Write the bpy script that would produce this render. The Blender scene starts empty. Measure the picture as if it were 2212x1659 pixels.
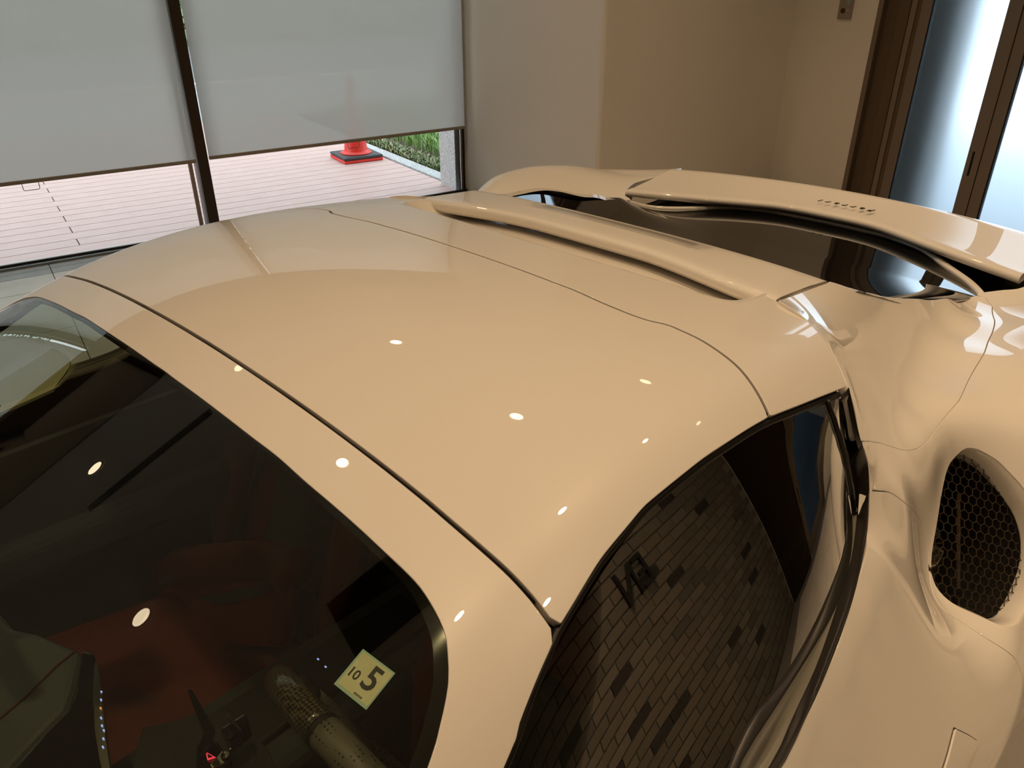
import bpy, math, random
import numpy as np
from mathutils import Vector, Matrix
random.seed(7)
sc = bpy.context.scene
col = sc.collection
R = math.radians

# ------------------------------------------------------------------ camera
cam = bpy.data.cameras.new('camera'); co = bpy.data.objects.new('camera', cam); col.objects.link(co)
cam.sensor_width = 36; cam.lens = 1680 / 2212 * 36; cam.clip_start = .02; cam.clip_end = 300
co.location = (-.373, -.885, 1.6); co.rotation_euler = (R(90 - 28.4), 0, R(44 - 90)); sc.camera = co
# ------------------------------------------------------------------ world, exposure
w = bpy.data.worlds.new('world'); sc.world = w; w.use_nodes = True
bg = w.node_tree.nodes['Background']; bg.inputs[0].default_value = (.86, .93, 1.0, 1); bg.inputs[1].default_value = 2.9
sc.view_settings.view_transform = 'Standard'; sc.view_settings.look = 'None'
sc.view_settings.exposure = 0.0; sc.view_settings.gamma = 1; sc.view_settings.use_curve_mapping = False
sc.cycles.max_bounces = 10; sc.cycles.diffuse_bounces = 5; sc.cycles.glossy_bounces = 5
sc.cycles.transmission_bounces = 8; sc.cycles.transparent_max_bounces = 16
sc.cycles.caustics_reflective = False; sc.cycles.caustics_refractive = False
sc.cycles.sample_clamp_indirect = 4
LAMP = (1.0, .68, .39)
ROOM = -12.0            # the room is turned 12 degrees against the car (world X runs to the tail of the car)

# ------------------------------------------------------------------ materials
def mat(name, c, rough=.5, metal=0, coat=0, spec=.5, emit=None, es=0, trans=0, ior=1.45, coat_rough=.03):
    m = bpy.data.materials.new(name); m.use_nodes = True
    b = m.node_tree.nodes['Principled BSDF']
    b.inputs['Base Color'].default_value = (*c, 1); b.inputs['Roughness'].default_value = rough
    b.inputs['Metallic'].default_value = metal; b.inputs['Coat Weight'].default_value = coat
    b.inputs['Coat Roughness'].default_value = coat_rough; b.inputs['Specular IOR Level'].default_value = spec
    b.inputs['Transmission Weight'].default_value = trans; b.inputs['IOR'].default_value = ior
    if emit: b.inputs['Emission Color'].default_value = (*emit, 1); b.inputs['Emission Strength'].default_value = es
    return m
def noisy(m, scale, c1, c2, detail=4, bump=0, vec=(1, 1, 1), lo=.35, hi=.65, rough=None):
    nt = m.node_tree; b = nt.nodes['Principled BSDF']
    tc = nt.nodes.new('ShaderNodeTexCoord'); mp = nt.nodes.new('ShaderNodeMapping'); mp.inputs['Scale'].default_value = vec
    n = nt.nodes.new('ShaderNodeTexNoise'); n.inputs['Scale'].default_value = scale; n.inputs['Detail'].default_value = detail
    r = nt.nodes.new('ShaderNodeValToRGB'); r.color_ramp.elements[0].color = (*c1, 1); r.color_ramp.elements[1].color = (*c2, 1)
    r.color_ramp.elements[0].position = lo; r.color_ramp.elements[1].position = hi
    L = nt.links.new
    L(tc.outputs['Object'], mp.inputs[0]); L(mp.outputs[0], n.inputs['Vector']); L(n.outputs['Fac'], r.inputs[0]); L(r.outputs[0], b.inputs['Base Color'])
    if bump:
        bp = nt.nodes.new('ShaderNodeBump'); bp.inputs['Strength'].default_value = bump; bp.inputs['Distance'].default_value = .002
        L(n.outputs['Fac'], bp.inputs['Height']); L(bp.outputs[0], b.inputs['Normal'])
    return m
def random_tint(m, cols):
    nt = m.node_tree; b = nt.nodes['Principled BSDF']
    oi = nt.nodes.new('ShaderNodeObjectInfo'); r = nt.nodes.new('ShaderNodeValToRGB'); r.color_ramp.interpolation = 'CONSTANT'
    e = r.color_ramp.elements
    while len(e) < len(cols): e.new(1)
    for i, (p, c) in enumerate(cols): e[i].position = p; e[i].color = (*c, 1)
    nt.links.new(oi.outputs['Random'], r.inputs[0]); nt.links.new(r.outputs[0], b.inputs['Base Color']); return m
M = {}
M['paint'] = mat('white_car_paint', (.80, .765, .71), .38, coat=1, spec=.35, coat_rough=.006)
M['rubber'] = mat('black_rubber', (.012, .011, .010), .45, spec=.4)
M['trim'] = mat('satin_black_trim', (.016, .013, .011), .28, spec=.5)
M['frit'] = mat('black_ceramic_print', (.006, .006, .006), .12, coat=1)
M['dark'] = mat('black_plastic', (.012, .011, .010), .6)
M['gloss'] = mat('gloss_black', (.008, .008, .008), .08, coat=1)
M['tint'] = mat('dark_tinted_glass', (.004, .004, .0045), .015, spec=.9, coat=1, coat_rough=.0)
M['glass_sheen'] = mat('grey_glass_sheen', (.14, .132, .105), .35)  # grey stands in for the reflection low on the side glass
M['red'] = noisy(mat('red_leather', (.3, .03, .02), .55), 300, (.10, .013, .009), (.13, .02, .013), bump=.15)
M['grey_leather'] = noisy(mat('grey_leather', (.1, .12, .11), .5), 400, (.055, .066, .058), (.08, .09, .08), bump=.2)
M['liner'] = mat('dark_grey_lining', (.035, .04, .035), .85)
M['silver'] = mat('satin_silver', (.62, .58, .46), .25, metal=1)
M['chrome'] = mat('dark_chrome', (.30, .28, .25), .15, metal=1)
M['mesh'] = mat('black_mesh_metal', (.10, .075, .05), .4, metal=.6)
M['blue_icon'] = mat('blue_icon', (.1, .1, .1), .5, emit=(.35, .45, 1), es=1.2)
M['orange_icon'] = mat('orange_icon', (.1, .1, .1), .5, emit=(1, .35, .08), es=.9)
M['red_icon'] = mat('red_icon', (.1, .02, .02), .5, emit=(1, .05, .08), es=1.1)
M['sticker'] = noisy(mat('pale_sticker_paper', (.7, .7, .5), .5), 60, (.80, .78, .50), (.88, .88, .62))
M['sticker_edge'] = mat('pale_blue_sticker_border', (.48, .72, .64), .5)
M['ink'] = mat('black_ink', (.012, .012, .012), .5)
M['pale'] = mat('pale_green_plastic', (.40, .42, .27), .5)
M['pale2'] = mat('pale_yellow_plastic', (.52, .52, .33), .5)

def carbon():
    m = mat('carbon_fibre', (.03, .025, .018), .3, coat=1)
    nt = m.node_tree; b = nt.nodes['Principled BSDF']; L = nt.links.new
    tc = nt.nodes.new('ShaderNodeTexCoord'); mp = nt.nodes.new('ShaderNodeMapping'); mp.inputs['Rotation'].default_value = (0, 0, .78)
    c = nt.nodes.new('ShaderNodeTexChecker'); c.inputs['Scale'].default_value = 290
    c.inputs['Color1'].default_value = (.12, .095, .06, 1); c.inputs['Color2'].default_value = (.012, .010, .008, 1)
    L(tc.outputs['Object'], mp.inputs[0]); L(mp.outputs[0], c.inputs['Vector']); L(c.outputs['Color'], b.inputs['Base Color']); return m
M['carbon'] = carbon()
def perforated():
    m = mat('perforated_leather', (.10, .095, .075), .5)
    nt = m.node_tree; b = nt.nodes['Principled BSDF']; L = nt.links.new
    tc = nt.nodes.new('ShaderNodeTexCoord'); v = nt.nodes.new('ShaderNodeTexVoronoi'); v.inputs['Scale'].default_value = 190; v.inputs['Randomness'].default_value = 0
    r = nt.nodes.new('ShaderNodeValToRGB'); r.color_ramp.elements[0].position = .22; r.color_ramp.elements[1].position = .28
    r.color_ramp.elements[0].color = (.01, .01, .008, 1); r.color_ramp.elements[1].color = (.14, .13, .10, 1)
    L(tc.outputs['Object'], v.inputs['Vector']); L(v.outputs['Distance'], r.inputs[0]); L(r.outputs[0], b.inputs['Base Color']); return m
M['perf'] = perforated()
def thin_glass(name, tint, ior=1.5, boost=1.0):
    m = bpy.data.materials.new(name); m.use_nodes = True; nt = m.node_tree; nt.nodes.clear(); L = nt.links.new
    o = nt.nodes.new('ShaderNodeOutputMaterial'); mx = nt.nodes.new('ShaderNodeMixShader'); t = nt.nodes.new('ShaderNodeBsdfTransparent')
    g = nt.nodes.new('ShaderNodeBsdfGlossy'); f = nt.nodes.new('ShaderNodeFresnel'); mu = nt.nodes.new('ShaderNodeMath'); mu.operation = 'MULTIPLY'; mu.use_clamp = True
    t.inputs[0].default_value = (*tint, 1); g.inputs['Roughness'].default_value = 0.0; f.inputs[0].default_value = ior; mu.inputs[1].default_value = boost
    L(f.outputs[0], mu.inputs[0]); L(mu.outputs[0], mx.inputs[0]); L(t.outputs[0], mx.inputs[1]); L(g.outputs[0], mx.inputs[2]); L(mx.outputs[0], o.inputs[0]); return m
M['windscreen'] = thin_glass('windscreen_glass', (.78, .84, .73), boost=1.9)
M['side_glass'] = thin_glass('tinted_side_glass', (.62, .66, .58), boost=.9)
M['pane'] = thin_glass('window_glass', (.92, .96, .95), boost=1.0)

# ------------------------------------------------------------------ object helpers
def obj(name, me, parent=None, mats=(), smooth=False, label=None, cat=None, group=None, kind=None):
    o = bpy.data.objects.new(name, me); col.objects.link(o)
    for m in mats: me.materials.append(m)
    if smooth: me.polygons.foreach_set('use_smooth', [True] * len(me.polygons))
    if parent: o.parent = parent
    tag(o, label, cat, group, kind); return o
def tag(o, label=None, cat=None, group=None, kind=None):
    for k, v in (('label', label), ('category', cat), ('group', group), ('kind', kind)):
        if v: o[k] = v
    return o
def empty(name, loc=(0, 0, 0), rz=0, **k):
    o = bpy.data.objects.new(name, None); o.empty_display_size = .1; col.objects.link(o); o.location = loc; o.rotation_euler = (0, 0, R(rz)); tag(o, **k); return o
def pym(v, f): me = bpy.data.meshes.new('m'); me.from_pydata([tuple(p) for p in v], [], f); me.update(); return me
BOXF = [(0, 3, 2, 1), (4, 5, 6, 7), (0, 1, 5, 4), (1, 2, 6, 5), (2, 3, 7, 6), (3, 0, 4, 7)]
class MB:
    def __init__(s): s.v = []; s.f = []
    def box(s, a, b):
        n = len(s.v); (x0, y0, z0), (x1, y1, z1) = a, b
        s.v += [(x0, y0, z0), (x1, y0, z0), (x1, y1, z0), (x0, y1, z0), (x0, y0, z1), (x1, y0, z1), (x1, y1, z1), (x0, y1, z1)]
        s.f += [tuple(i + n for i in q) for q in BOXF]; return s
    def prism(s, top, dirn):
        n = len(s.v); k = len(top); d = Vector(dirn); s.v += [tuple(p) for p in top] + [tuple(Vector(p) + d) for p in top]
        s.f += [tuple(range(n, n + k)), tuple(range(n + 2 * k - 1, n + k - 1, -1))] + [(n + i, n + k + i, n + k + (i + 1) % k, n + (i + 1) % k) for i in range(k)]; return s
    def tube(s, path, r, seg=8, closed=False):
        P = [Vector(p) for p in path]; m = len(P); n = len(s.v); up = Vector((.13, .21, .97)).normalized()
        for i, p in enumerate(P):
            a = P[(i - 1) % m] if (i or closed) else P[0]; b = P[(i + 1) % m] if (i < m - 1 or closed) else P[-1]
            t = (b - a).normalized(); u = t.cross(up)
            if u.length < 1e-4: u = t.cross(Vector((1, 0, 0)))
            u.normalize(); v = u.cross(t); rr = r[i] if isinstance(r, (list, tuple)) else r
            s.v += [tuple(p + (u * math.cos(2 * math.pi * j / seg) + v * math.sin(2 * math.pi * j / seg)) * rr) for j in range(seg)]
        for i in range(m if closed else m - 1):
            i2 = (i + 1) % m
            s.f += [(n + i * seg + j, n + i2 * seg + j, n + i2 * seg + (j + 1) % seg, n + i * seg + (j + 1) % seg) for j in range(seg)]
        if not closed: s.f += [tuple(n + j for j in range(seg)), tuple(n + (m - 1) * seg + j for j in reversed(range(seg)))]
        return s
    def lathe(s, prof, c=(0, 0, 0), seg=32, cap=True):
        n = len(s.v)
        for r, z in prof: s.v += [(c[0] + r * math.cos(2 * math.pi * j / seg), c[1] + r * math.sin(2 * math.pi * j / seg), c[2] + z) for j in range(seg)]
        for i in range(len(prof) - 1): s.f += [(n + i * seg + j, n + i * seg + (j + 1) % seg, n + (i + 1) * seg + (j + 1) % seg, n + (i + 1) * seg + j) for j in range(seg)]
        if cap: s.f += [tuple(n + j for j in reversed(range(seg))), tuple(n + (len(prof) - 1) * seg + j for j in range(seg))]
        return s
    def me(s): return pym(s.v, s.f)
def bevel(o, wd=.003, seg=2):
    b = o.modifiers.new('bevel', 'BEVEL'); b.width = wd; b.segments = seg; b.limit_method = 'ANGLE'; b.harden_normals = False; return o
def sheet(P, flip=False):
    """grid of 3-D points (n,m,3) -> mesh"""
    P = np.asarray(P); n, m, _ = P.shape; idx = np.arange(n * m).reshape(n, m)
    f = [(idx[i, j], idx[i + 1, j], idx[i + 1, j + 1], idx[i, j + 1]) for i in range(n - 1) for j in range(m - 1)]
    if flip: f = [q[::-1] for q in f]
    return pym(P.reshape(-1, 3), [tuple(int(k) for k in q) for q in f])
def catmull(P, k=8, closed=False):
    P = np.asarray(P, float); n = len(P); out = []
    for i in range(n if closed else n - 1):
        g = lambda j: P[j % n] if closed else P[min(max(j, 0), n - 1)]
        a, b, c, d = g(i - 1), g(i), g(i + 1), g(i + 2)
        for t in np.arange(k) / k: out.append(.5 * (2 * b + (c - a) * t + (2 * a - 5 * b + 4 * c - d) * t * t + (3 * b - a - 3 * c + d) * t ** 3))
    if not closed: out.append(P[-1])
    return np.array(out)
def sdist(q, poly):
    """signed distance of points (n,2) to a closed polygon, positive inside"""
    A = np.asarray(poly, float); B = np.roll(A, -1, 0); best = np.full(len(q), 1e9); ins = np.zeros(len(q), bool)
    for a, b in zip(A, B):
        ab = b - a; L2 = ab @ ab
        if L2 < 1e-14: continue
        t = np.clip(((q - a) @ ab) / L2, 0, 1); d = q - a - t[:, None] * ab; best = np.minimum(best, (d * d).sum(1))
        c = (a[1] > q[:, 1]) != (b[1] > q[:, 1])
        with np.errstate(divide='ignore', invalid='ignore'): xx = (b[0] - a[0]) * (q[:, 1] - a[1]) / (b[1] - a[1]) + a[0]
        ins ^= c & (q[:, 0] < xx)
    s = np.sqrt(best); return np.where(ins, s, -s)
def clip_panel(fn, a0, a1, b0, b1, res, phi, flange=.012, mirror=False, lower=0.0, lip=.0012):
    """surface fn(a,b)->(X,Y,Z) cut to the region phi(a,b,P)>0, with a rounded edge that turns inwards"""
    na = max(2, int(round((a1 - a0) / res)) + 1); nb = max(2, int(round((b1 - b0) / res)) + 1)
    ga, gb = np.meshgrid(np.linspace(a0, a1, na), np.linspace(b0, b1, nb), indexing='ij'); A = ga.ravel(); B = gb.ravel()
    P = fn(A, B); ph = phi(A, B, P); inside = (ph > 0)
    va = []; vb = []; vid = {}; cut = set()
    def gv(i):
        if i not in vid: vid[i] = len(va); va.append(A[i]); vb.append(B[i])
        return vid[i]
    def ev(i, j):
        k = ('e', min(i, j), max(i, j))
        if k not in vid:
            t = ph[i] / (ph[i] - ph[j]); t = min(max(t, .02), .98); vid[k] = len(va); va.append(A[i] + t * (A[j] - A[i])); vb.append(B[i] + t * (B[j] - B[i])); cut.add(vid[k])
        return vid[k]
    F_ = []
    I = inside.reshape(na, nb)
    for i in range(na - 1):
        for j in range(nb - 1):
            s = (I[i, j], I[i + 1, j], I[i + 1, j + 1], I[i, j + 1])
            if not any(s): continue
            q = (i * nb + j, (i + 1) * nb + j, (i + 1) * nb + j + 1, i * nb + j + 1)
            if all(s): F_.append(tuple(gv(k) for k in q)); continue
            poly = []
            for k in range(4):
                a, b = q[k], q[(k + 1) % 4]
                if ph[a] > 0: poly.append(gv(a))
                if (ph[a] > 0) != (ph[b] > 0): poly.append(ev(a, b))
            if len(poly) >= 3: F_.append(tuple(poly))
    va = np.array(va); vb = np.array(vb); e = 1e-3
    P = fn(va, vb); du = fn(va + e, vb) - fn(va - e, vb); dv = fn(va, vb + e) - fn(va, vb - e)
    N = np.cross(du, dv); N /= np.linalg.norm(N, axis=1)[:, None]
    if N[:, 2].mean() < 0: N = -N; F_ = [f[::-1] for f in F_]
    P = P - N * lower
    V = [P]; NN = [N]; faces = list(F_); n0 = len(P)
    if flange:
        cnt = {}
        for f in F_:
            for k in range(len(f)):
                a, b = f[k], f[(k + 1) % len(f)]; cnt[(a, b)] = 1
        be = [(a, b) for (a, b) in cnt if (b, a) not in cnt]
        out = {}
        for a, b in be:
            o = np.cross(P[b] - P[a], N[a])
            l = np.linalg.norm(o)
            if l < 1e-12: continue
            for k in (a, b): out[k] = out.get(k, 0) + o
        ks = sorted(out); ix = {k: i for i, k in enumerate(ks)}
        O = np.array([out[k] / (np.linalg.norm(out[k]) + 1e-12) for k in ks]); Pb = P[ks]; Nb = N[ks]; m = len(ks)
        r0, r1, r2 = Pb, Pb + O * lip * .7 - Nb * lip * .3, Pb + O * lip - Nb * lip
        r3 = r2 - Nb * flange
        V += [r1, r2, r3]; nn1 = (Nb + O); nn1 /= np.linalg.norm(nn1, axis=1)[:, None]; NN += [nn1, O, O]
        for a, b in be:
            if a not in ix or b not in ix: continue
            ia, ib = ix[a], ix[b]
            faces.append((b, a, n0 + ia, n0 + ib))
            for r in range(2): faces.append((n0 + r * m + ib, n0 + r * m + ia, n0 + (r + 1) * m + ia, n0 + (r + 1) * m + ib))
    V = np.vstack(V); NN = np.vstack(NN)
    if mirror: V[:, 1] = 2 * YC - V[:, 1]; NN[:, 1] *= -1; faces = [f[::-1] for f in faces]
    me = pym(V, [tuple(int(k) for k in f) for f in faces])
    me.polygons.foreach_set('use_smooth', [True] * len(me.polygons))
    me.normals_split_custom_set_from_vertices([tuple(x) for x in NN])
    return me

# measured outlines (metres)
ROOF_EDGE = [(-0.0899,0.6285),(-0.066,0.62),(-0.0517,0.6152),(-0.0275,0.6078),(-0.0084,0.6025),(-0.0008,0.6),(0.0069,0.5973),(0.033,0.5927),(0.0567,0.5882),(0.0802,0.584),(0.103,0.5816),(0.1263,0.5795),(0.1562,0.5765),(0.1766,0.5763),(0.2197,0.5764),(0.2668,0.5762),(0.3156,0.5774),(0.3695,0.5783),(0.4094,0.5801),(0.4754,0.5853),(0.5469,0.5897),(0.6031,0.5928)]
HDR = [(0.0049,-0.0569),(0.0063,0.0141),(0.0057,0.0821),(0.0041,0.1462),(0.0033,0.2067),(0.0039,0.2456),(0.0047,0.2962),(0.0044,0.3417),(0.0045,0.3845),(0.0049,0.4246),(0.004,0.4637),(0.004,0.4997),(0.0041,0.5339),(0.0046,0.5661),(0.0043,0.5823),(0.0039,0.5968)]
WS = [(-0.0563,0.0273),(-0.0559,0.095),(-0.0557,0.1571),(-0.0553,0.2137),(-0.0543,0.258),(-0.0555,0.3092),(-0.0552,0.3546),(-0.055,0.3972),(-0.0553,0.4371),(-0.0555,0.4751),(-0.0575,0.4954),(-0.063,0.519),(-0.0699,0.5371),(-0.0786,0.5492),(-0.0883,0.5606),(-0.0992,0.5695),(-0.1146,0.579),(-0.1321,0.5884),(-0.1387,0.5919)]
RS = [(0.4439,0.1425),(0.4431,0.1974),(0.4437,0.2415),(0.4399,0.2936),(0.4408,0.3395),(0.4461,0.3689),(0.4585,0.3928),(0.4602,0.4131),(0.4601,0.4448),(0.4523,0.4794),(0.4436,0.504),(0.4316,0.5303),(0.417,0.5581),(0.4036,0.5794)]
OS = [(0.7129,0.426),(0.7036,0.4484),(0.6891,0.4773),(0.6691,0.5081),(0.6509,0.5382),(0.6271,0.5671),(0.6058,0.5922)]
L1 = [(0.6337,-0.2976),(0.5869,0.1219),(0.6106,0.3583)]
L2 = [(0.6564,-0.2981),(0.6581,-0.097),(0.6486,0.0706),(0.6539,0.373),(0.6853,0.3923)]
CTRL = [(0.18113,0.74903,0.88383),(0.30993,0.73384,0.89221),(0.40385,0.7174,0.89885),(0.47855,0.69932,0.90373),(0.57653,0.66809,0.9064),(0.66454,0.64209,0.92401),(0.65576,0.62623,0.96533),(0.63097,0.61524,1.01739),(0.60347,0.59336,1.0946),(0.62708,0.56634,1.1121),(0.6509,0.53669,1.12579),(0.66906,0.50751,1.13675),(0.68911,0.47837,1.14235),(0.70361,0.45072,1.14603),(0.71293,0.42821,1.14736),(0.75752,0.42676,1.14047),(0.8068,0.42907,1.13284),(0.85732,0.42928,1.1267),(0.89212,0.42926,1.12344),(0.95894,0.44159,1.10432),(1.00412,0.4503,1.08493),(1.09788,0.45949,1.04889),(1.28071,0.46713,0.99281),(1.47741,0.47752,0.93591),(1.67191,0.4911,0.89259),(0.73985,0.60592,0.94632),(0.6753,0.65534,0.89523),(0.56596,0.69729,0.89553),(0.46937,0.72248,0.8881),(0.38213,0.73969,0.88063),(0.27932,0.75262,0.87578),(0.20848,0.76276,0.86834),(0.88849,0.6292,0.8841),(0.91703,0.63638,0.88034),(0.99354,0.63144,0.88209),(1.10796,0.6301,0.88669),(1.34296,0.60498,0.89503),(1.4858,0.57812,0.89343),(1.6219,0.55393,0.8874),(0.82868,0.67343,0.8),(0.86378,0.70284,0.705),(0.8278,0.72611,0.675),(0.80879,0.74888,0.665),(0.80824,0.78311,0.655),(0.81442,0.83035,0.64),(0.82665,0.86891,0.62),(0.74219,0.66863,0.86998),(1.03291,0.67554,0.835),(1.01141,0.66386,0.8),(0.97267,0.67367,0.77),(0.92066,0.68967,0.74),(0.86133,0.71507,0.68),(0.84167,0.76045,0.655),(0.85921,0.798,0.64),(0.87902,0.84722,0.635),(1.07609,0.7286,0.81),(1.07796,0.77657,0.775),(0.52178,0.73785,0.84818),(0.42898,0.75551,0.84088),(0.32142,0.76888,0.83827),(0.25614,0.7762,0.83486),(0.55,0.7893,0.76407),(0.3,0.80146,0.77194),(0.0,0.81821,0.76761),(0.3,0.88541,0.59921),(0.7,0.88415,0.6002),(0.0,0.88879,0.62105),(0.9,0.88,0.58),(0.7,0.9,0.42),(0.2,0.9,0.42),(0.7,0.85,0.18),(0.1,0.85,0.18),(1.35,0.72,0.905),(1.82,0.63,0.928),(1.95,0.65,0.935),(1.66,0.9,0.975),(1.48,0.9,0.965),(1.35,0.9,0.905),(1.2,0.88,0.8),(1.85,0.9,0.945),(2.03,0.88,0.905),(1.15,0.93,0.66),(1.66,0.985,0.88),(1.4,0.98,0.78),(1.9,0.97,0.84),(1.5,0.99,0.6),(1.9,0.98,0.5),(1.2,0.95,0.45),(1.2,0.92,0.2),(2.1,0.93,0.7),(2.1,0.93,0.4),(2.1,0.7,0.93),(1.95,0.75,0.93),(-0.3,0.78416,0.86388),(-0.3,0.81137,0.84182),(-0.3,0.88974,0.63966),(-0.3,0.9,0.4),(-0.3,0.87,0.18),(-0.8,0.84,0.8),(-0.8,0.9,0.7),(-0.8,0.96,0.55),(-0.8,0.94,0.2),(-1.2,0.8,0.76),(-1.2,0.93,0.72),(-1.2,0.98,0.5),(-1.2,0.95,0.2),(0.72,0.50059,1.11745),(0.72,0.54819,1.06425),(0.72,0.58068,1.00757),(0.8,0.49202,1.08936),(0.8,0.53507,1.03009),(0.8,0.57382,0.96509),(0.9,0.4768,1.06906),(0.9,0.51647,1.00529),(0.9,0.55739,0.94319),(0.9,0.59231,0.90642),(1.0,0.48169,1.02558),(1.0,0.51376,0.96835),(1.0,0.5527,0.92026),(1.0,0.59443,0.89257),(1.12,0.4857,0.98094),(1.12,0.51436,0.93581),(1.12,0.56152,0.89869),(1.25,0.48765,0.9502),(1.25,0.52948,0.90597),(1.25,0.58069,0.89092),(1.4,0.49952,0.91602),(1.4,0.54523,0.89364),(1.55,0.5196,0.89279)]
SMW = [2.0,2.0,2.0,2.0,2.0,0.5,0.5,0.5,0.5,0.5,0.5,0.5,0.5,0.5,0.5,0.5,0.5,0.5,0.5,0.5,0.5,0.5,0.5,0.5,0.5,0.5,0.5,2.0,2.0,2.0,2.0,2.0,0.5,0.5,0.5,0.5,0.5,0.5,0.5,5.0,5.0,5.0,5.0,5.0,5.0,5.0,0.5,5.0,5.0,5.0,5.0,5.0,5.0,5.0,5.0,5.0,5.0,2.0,2.0,2.0,2.0,2.0,2.0,2.0,2.0,5.0,2.0,5.0,2.0,2.0,2.0,2.0,5.0,5.0,5.0,2.0,2.0,2.0,5.0,2.0,5.0,2.0,2.0,2.0,2.0,2.0,2.0,2.0,2.0,2.0,2.0,5.0,5.0,2.0,2.0,2.0,2.0,2.0,2.0,2.0,2.0,2.0,2.0,2.0,2.0,2.0,1.0,1.0,1.0,1.0,1.0,1.0,1.0,1.0,1.0,1.0,1.0,1.0,1.0,1.0,1.0,1.0,1.0,1.0,1.0,1.0,1.0,1.0,1.0]
P1 = [(0.6973,-0.3443),(0.6883,-0.3257),(0.681,-0.3022),(0.6739,-0.2762),(0.6664,-0.2463),(0.6338,-0.214),(0.6064,-0.1829),(0.619,-0.1196),(0.629,-0.1118),(0.7287,-0.0928),(0.7742,-0.0784),(0.8245,-0.0539),(0.8515,-0.0388),(0.8694,-0.0302),(0.8902,-0.023),(0.9169,-0.0191),(0.9547,-0.0202),(1.0022,-0.0228),(1.1109,-0.0275),(1.3432,-0.053),(1.4581,-0.0661),(1.5415,-0.0784),(1.6405,-0.1009),(1.6813,-0.1268),(1.6728,-0.1426),(1.4889,-0.1792),(1.2782,-0.222),(1.095,-0.2617),(0.9956,-0.2904),(0.9471,-0.3087),(0.9015,-0.3314)]
DOORSEAM = [(0.64,-0.0456),(0.6644,-0.0371),(0.7063,-0.0199),(0.7255,-0.0047),(0.7429,0.0131),(0.7761,0.0334),(0.8293,0.0592),(0.8555,0.0811),(0.8666,0.0997),(0.8707,0.1199),(0.8657,0.1399),(0.8508,0.1617),(0.8272,0.1803),(0.8057,0.199),(0.8049,0.217),(0.81,0.2342),(0.8141,0.2801),(0.8284,0.324)]
BELTO = [(0.1801,0.0683),(0.2352,0.058),(0.3057,0.05),(0.3979,0.0325),(0.4735,0.0157),(0.5762,-0.0094),(0.6379,-0.0457),(0.6517,-0.0791),(0.619,-0.1196),(0.6064,-0.1829)]
BELTI = [(0.1772,0.7382,0.877),(0.2465,0.7293,0.884),(0.3293,0.7172,0.89),(0.4266,0.6962,0.895),(0.5228,0.673,0.9),(0.6269,0.6366,0.905),(0.6395,0.6246,0.94),(0.6302,0.6105,0.99),(0.6315,0.5912,1.035),(0.5999,0.5871,1.08)]
GLASSB = [(0.1684,0.7291,0.877),(0.2578,0.7177,0.884),(0.343,0.7046,0.89),(0.4373,0.6818,0.895),(0.5686,0.647,0.9),(0.6549,0.6203,0.904)]
INTAKE = [(1.0179,0.0424),(1.0378,0.0404),(1.0509,0.0478),(1.0606,0.0584),(1.07,0.0769),(1.0763,0.0969),(1.0789,0.1324),(1.0783,0.1563),(1.0728,0.2017),(1.0538,0.2485),(1.019,0.2862),(0.9707,0.3059),(0.9347,0.3085),(0.9112,0.3083),(0.884,0.2989),(0.8651,0.2839),(0.8563,0.2535),(0.8435,0.216),(0.846,0.1858),(0.8578,0.1654),(0.871,0.1514),(0.8818,0.1399),(0.9227,0.1083),(0.9715,0.0767),(1.0018,0.0491)]
HANDLE = [(0.5588,0.2712),(0.5684,0.276),(0.6105,0.3168),(0.6135,0.3275),(0.5658,0.3298),(0.5253,0.3321),(0.4604,0.287),(0.5029,0.2873)]
SHELF = [(0.7742,-0.0784),(0.6913,-0.0095),(0.573,0.0224),(0.476,0.0473),(0.39,0.0665),(0.2822,0.078),(0.2139,0.0922)]
SEATP = [(0.9981,-0.0169),(0.9669,0.0657),(0.8398,0.2327),(0.7035,0.357),(0.5551,0.4561),(0.4181,0.5288),(0.3103,0.5849),(0.2503,0.6069),(0.177,0.6259)]
GAPP = [(0.4777,0.3973),(0.404,0.4438),(0.3141,0.5038),(0.2152,0.5599),(0.2507,0.5221),(0.3338,0.4605),(0.3974,0.427)]
SEATD = [(-0.3263,0.7353),(-0.3773,0.9649),(-0.4361,1.014),(-0.495,0.9737),(-0.5186,0.9395),(-0.536,0.9029),(-0.5467,0.8567),(-0.5356,0.8113),(-0.5204,0.7348),(-0.5278,0.6551),(-0.5433,0.5943)]
GAPD = [(-0.4023,0.8246),(-0.4176,0.8598),(-0.4469,0.8499),(-0.4555,0.8233),(-0.4634,0.7509),(-0.4702,0.6908),(-0.4502,0.6933),(-0.4294,0.7606)]
STICKER = [(-0.155,-0.4712,1.084),(-0.1494,-0.5068,1.0784),(-0.1176,-0.5021,1.0902),(-0.1219,-0.4671,1.096)]
PALE = [(-0.2205,0.2008,1.0987),(-0.2054,0.1921,1.1042),(-0.1758,0.1725,1.1149),(-0.1502,0.1585,1.1238),(-0.1341,0.1655,1.1287),(-0.1204,0.1789,1.1326),(-0.1126,0.1932,1.1344),(-0.1094,0.2195,1.1341),(-0.1125,0.2667,1.13),(-0.1462,0.2635,1.1193),(-0.1837,0.2654,1.1068),(-0.2012,0.2693,1.1007)]
PALE_EDGE = [(-0.2246,0.1864,1.0981),(-0.2104,0.1755,1.1034),(-0.1796,0.1609,1.1141),(-0.152,0.1501,1.1235),(-0.1341,0.1655,1.1287),(-0.1502,0.1585,1.1238),(-0.1758,0.1725,1.1149),(-0.2054,0.1921,1.1042),(-0.2205,0.2008,1.0987)]
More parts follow.
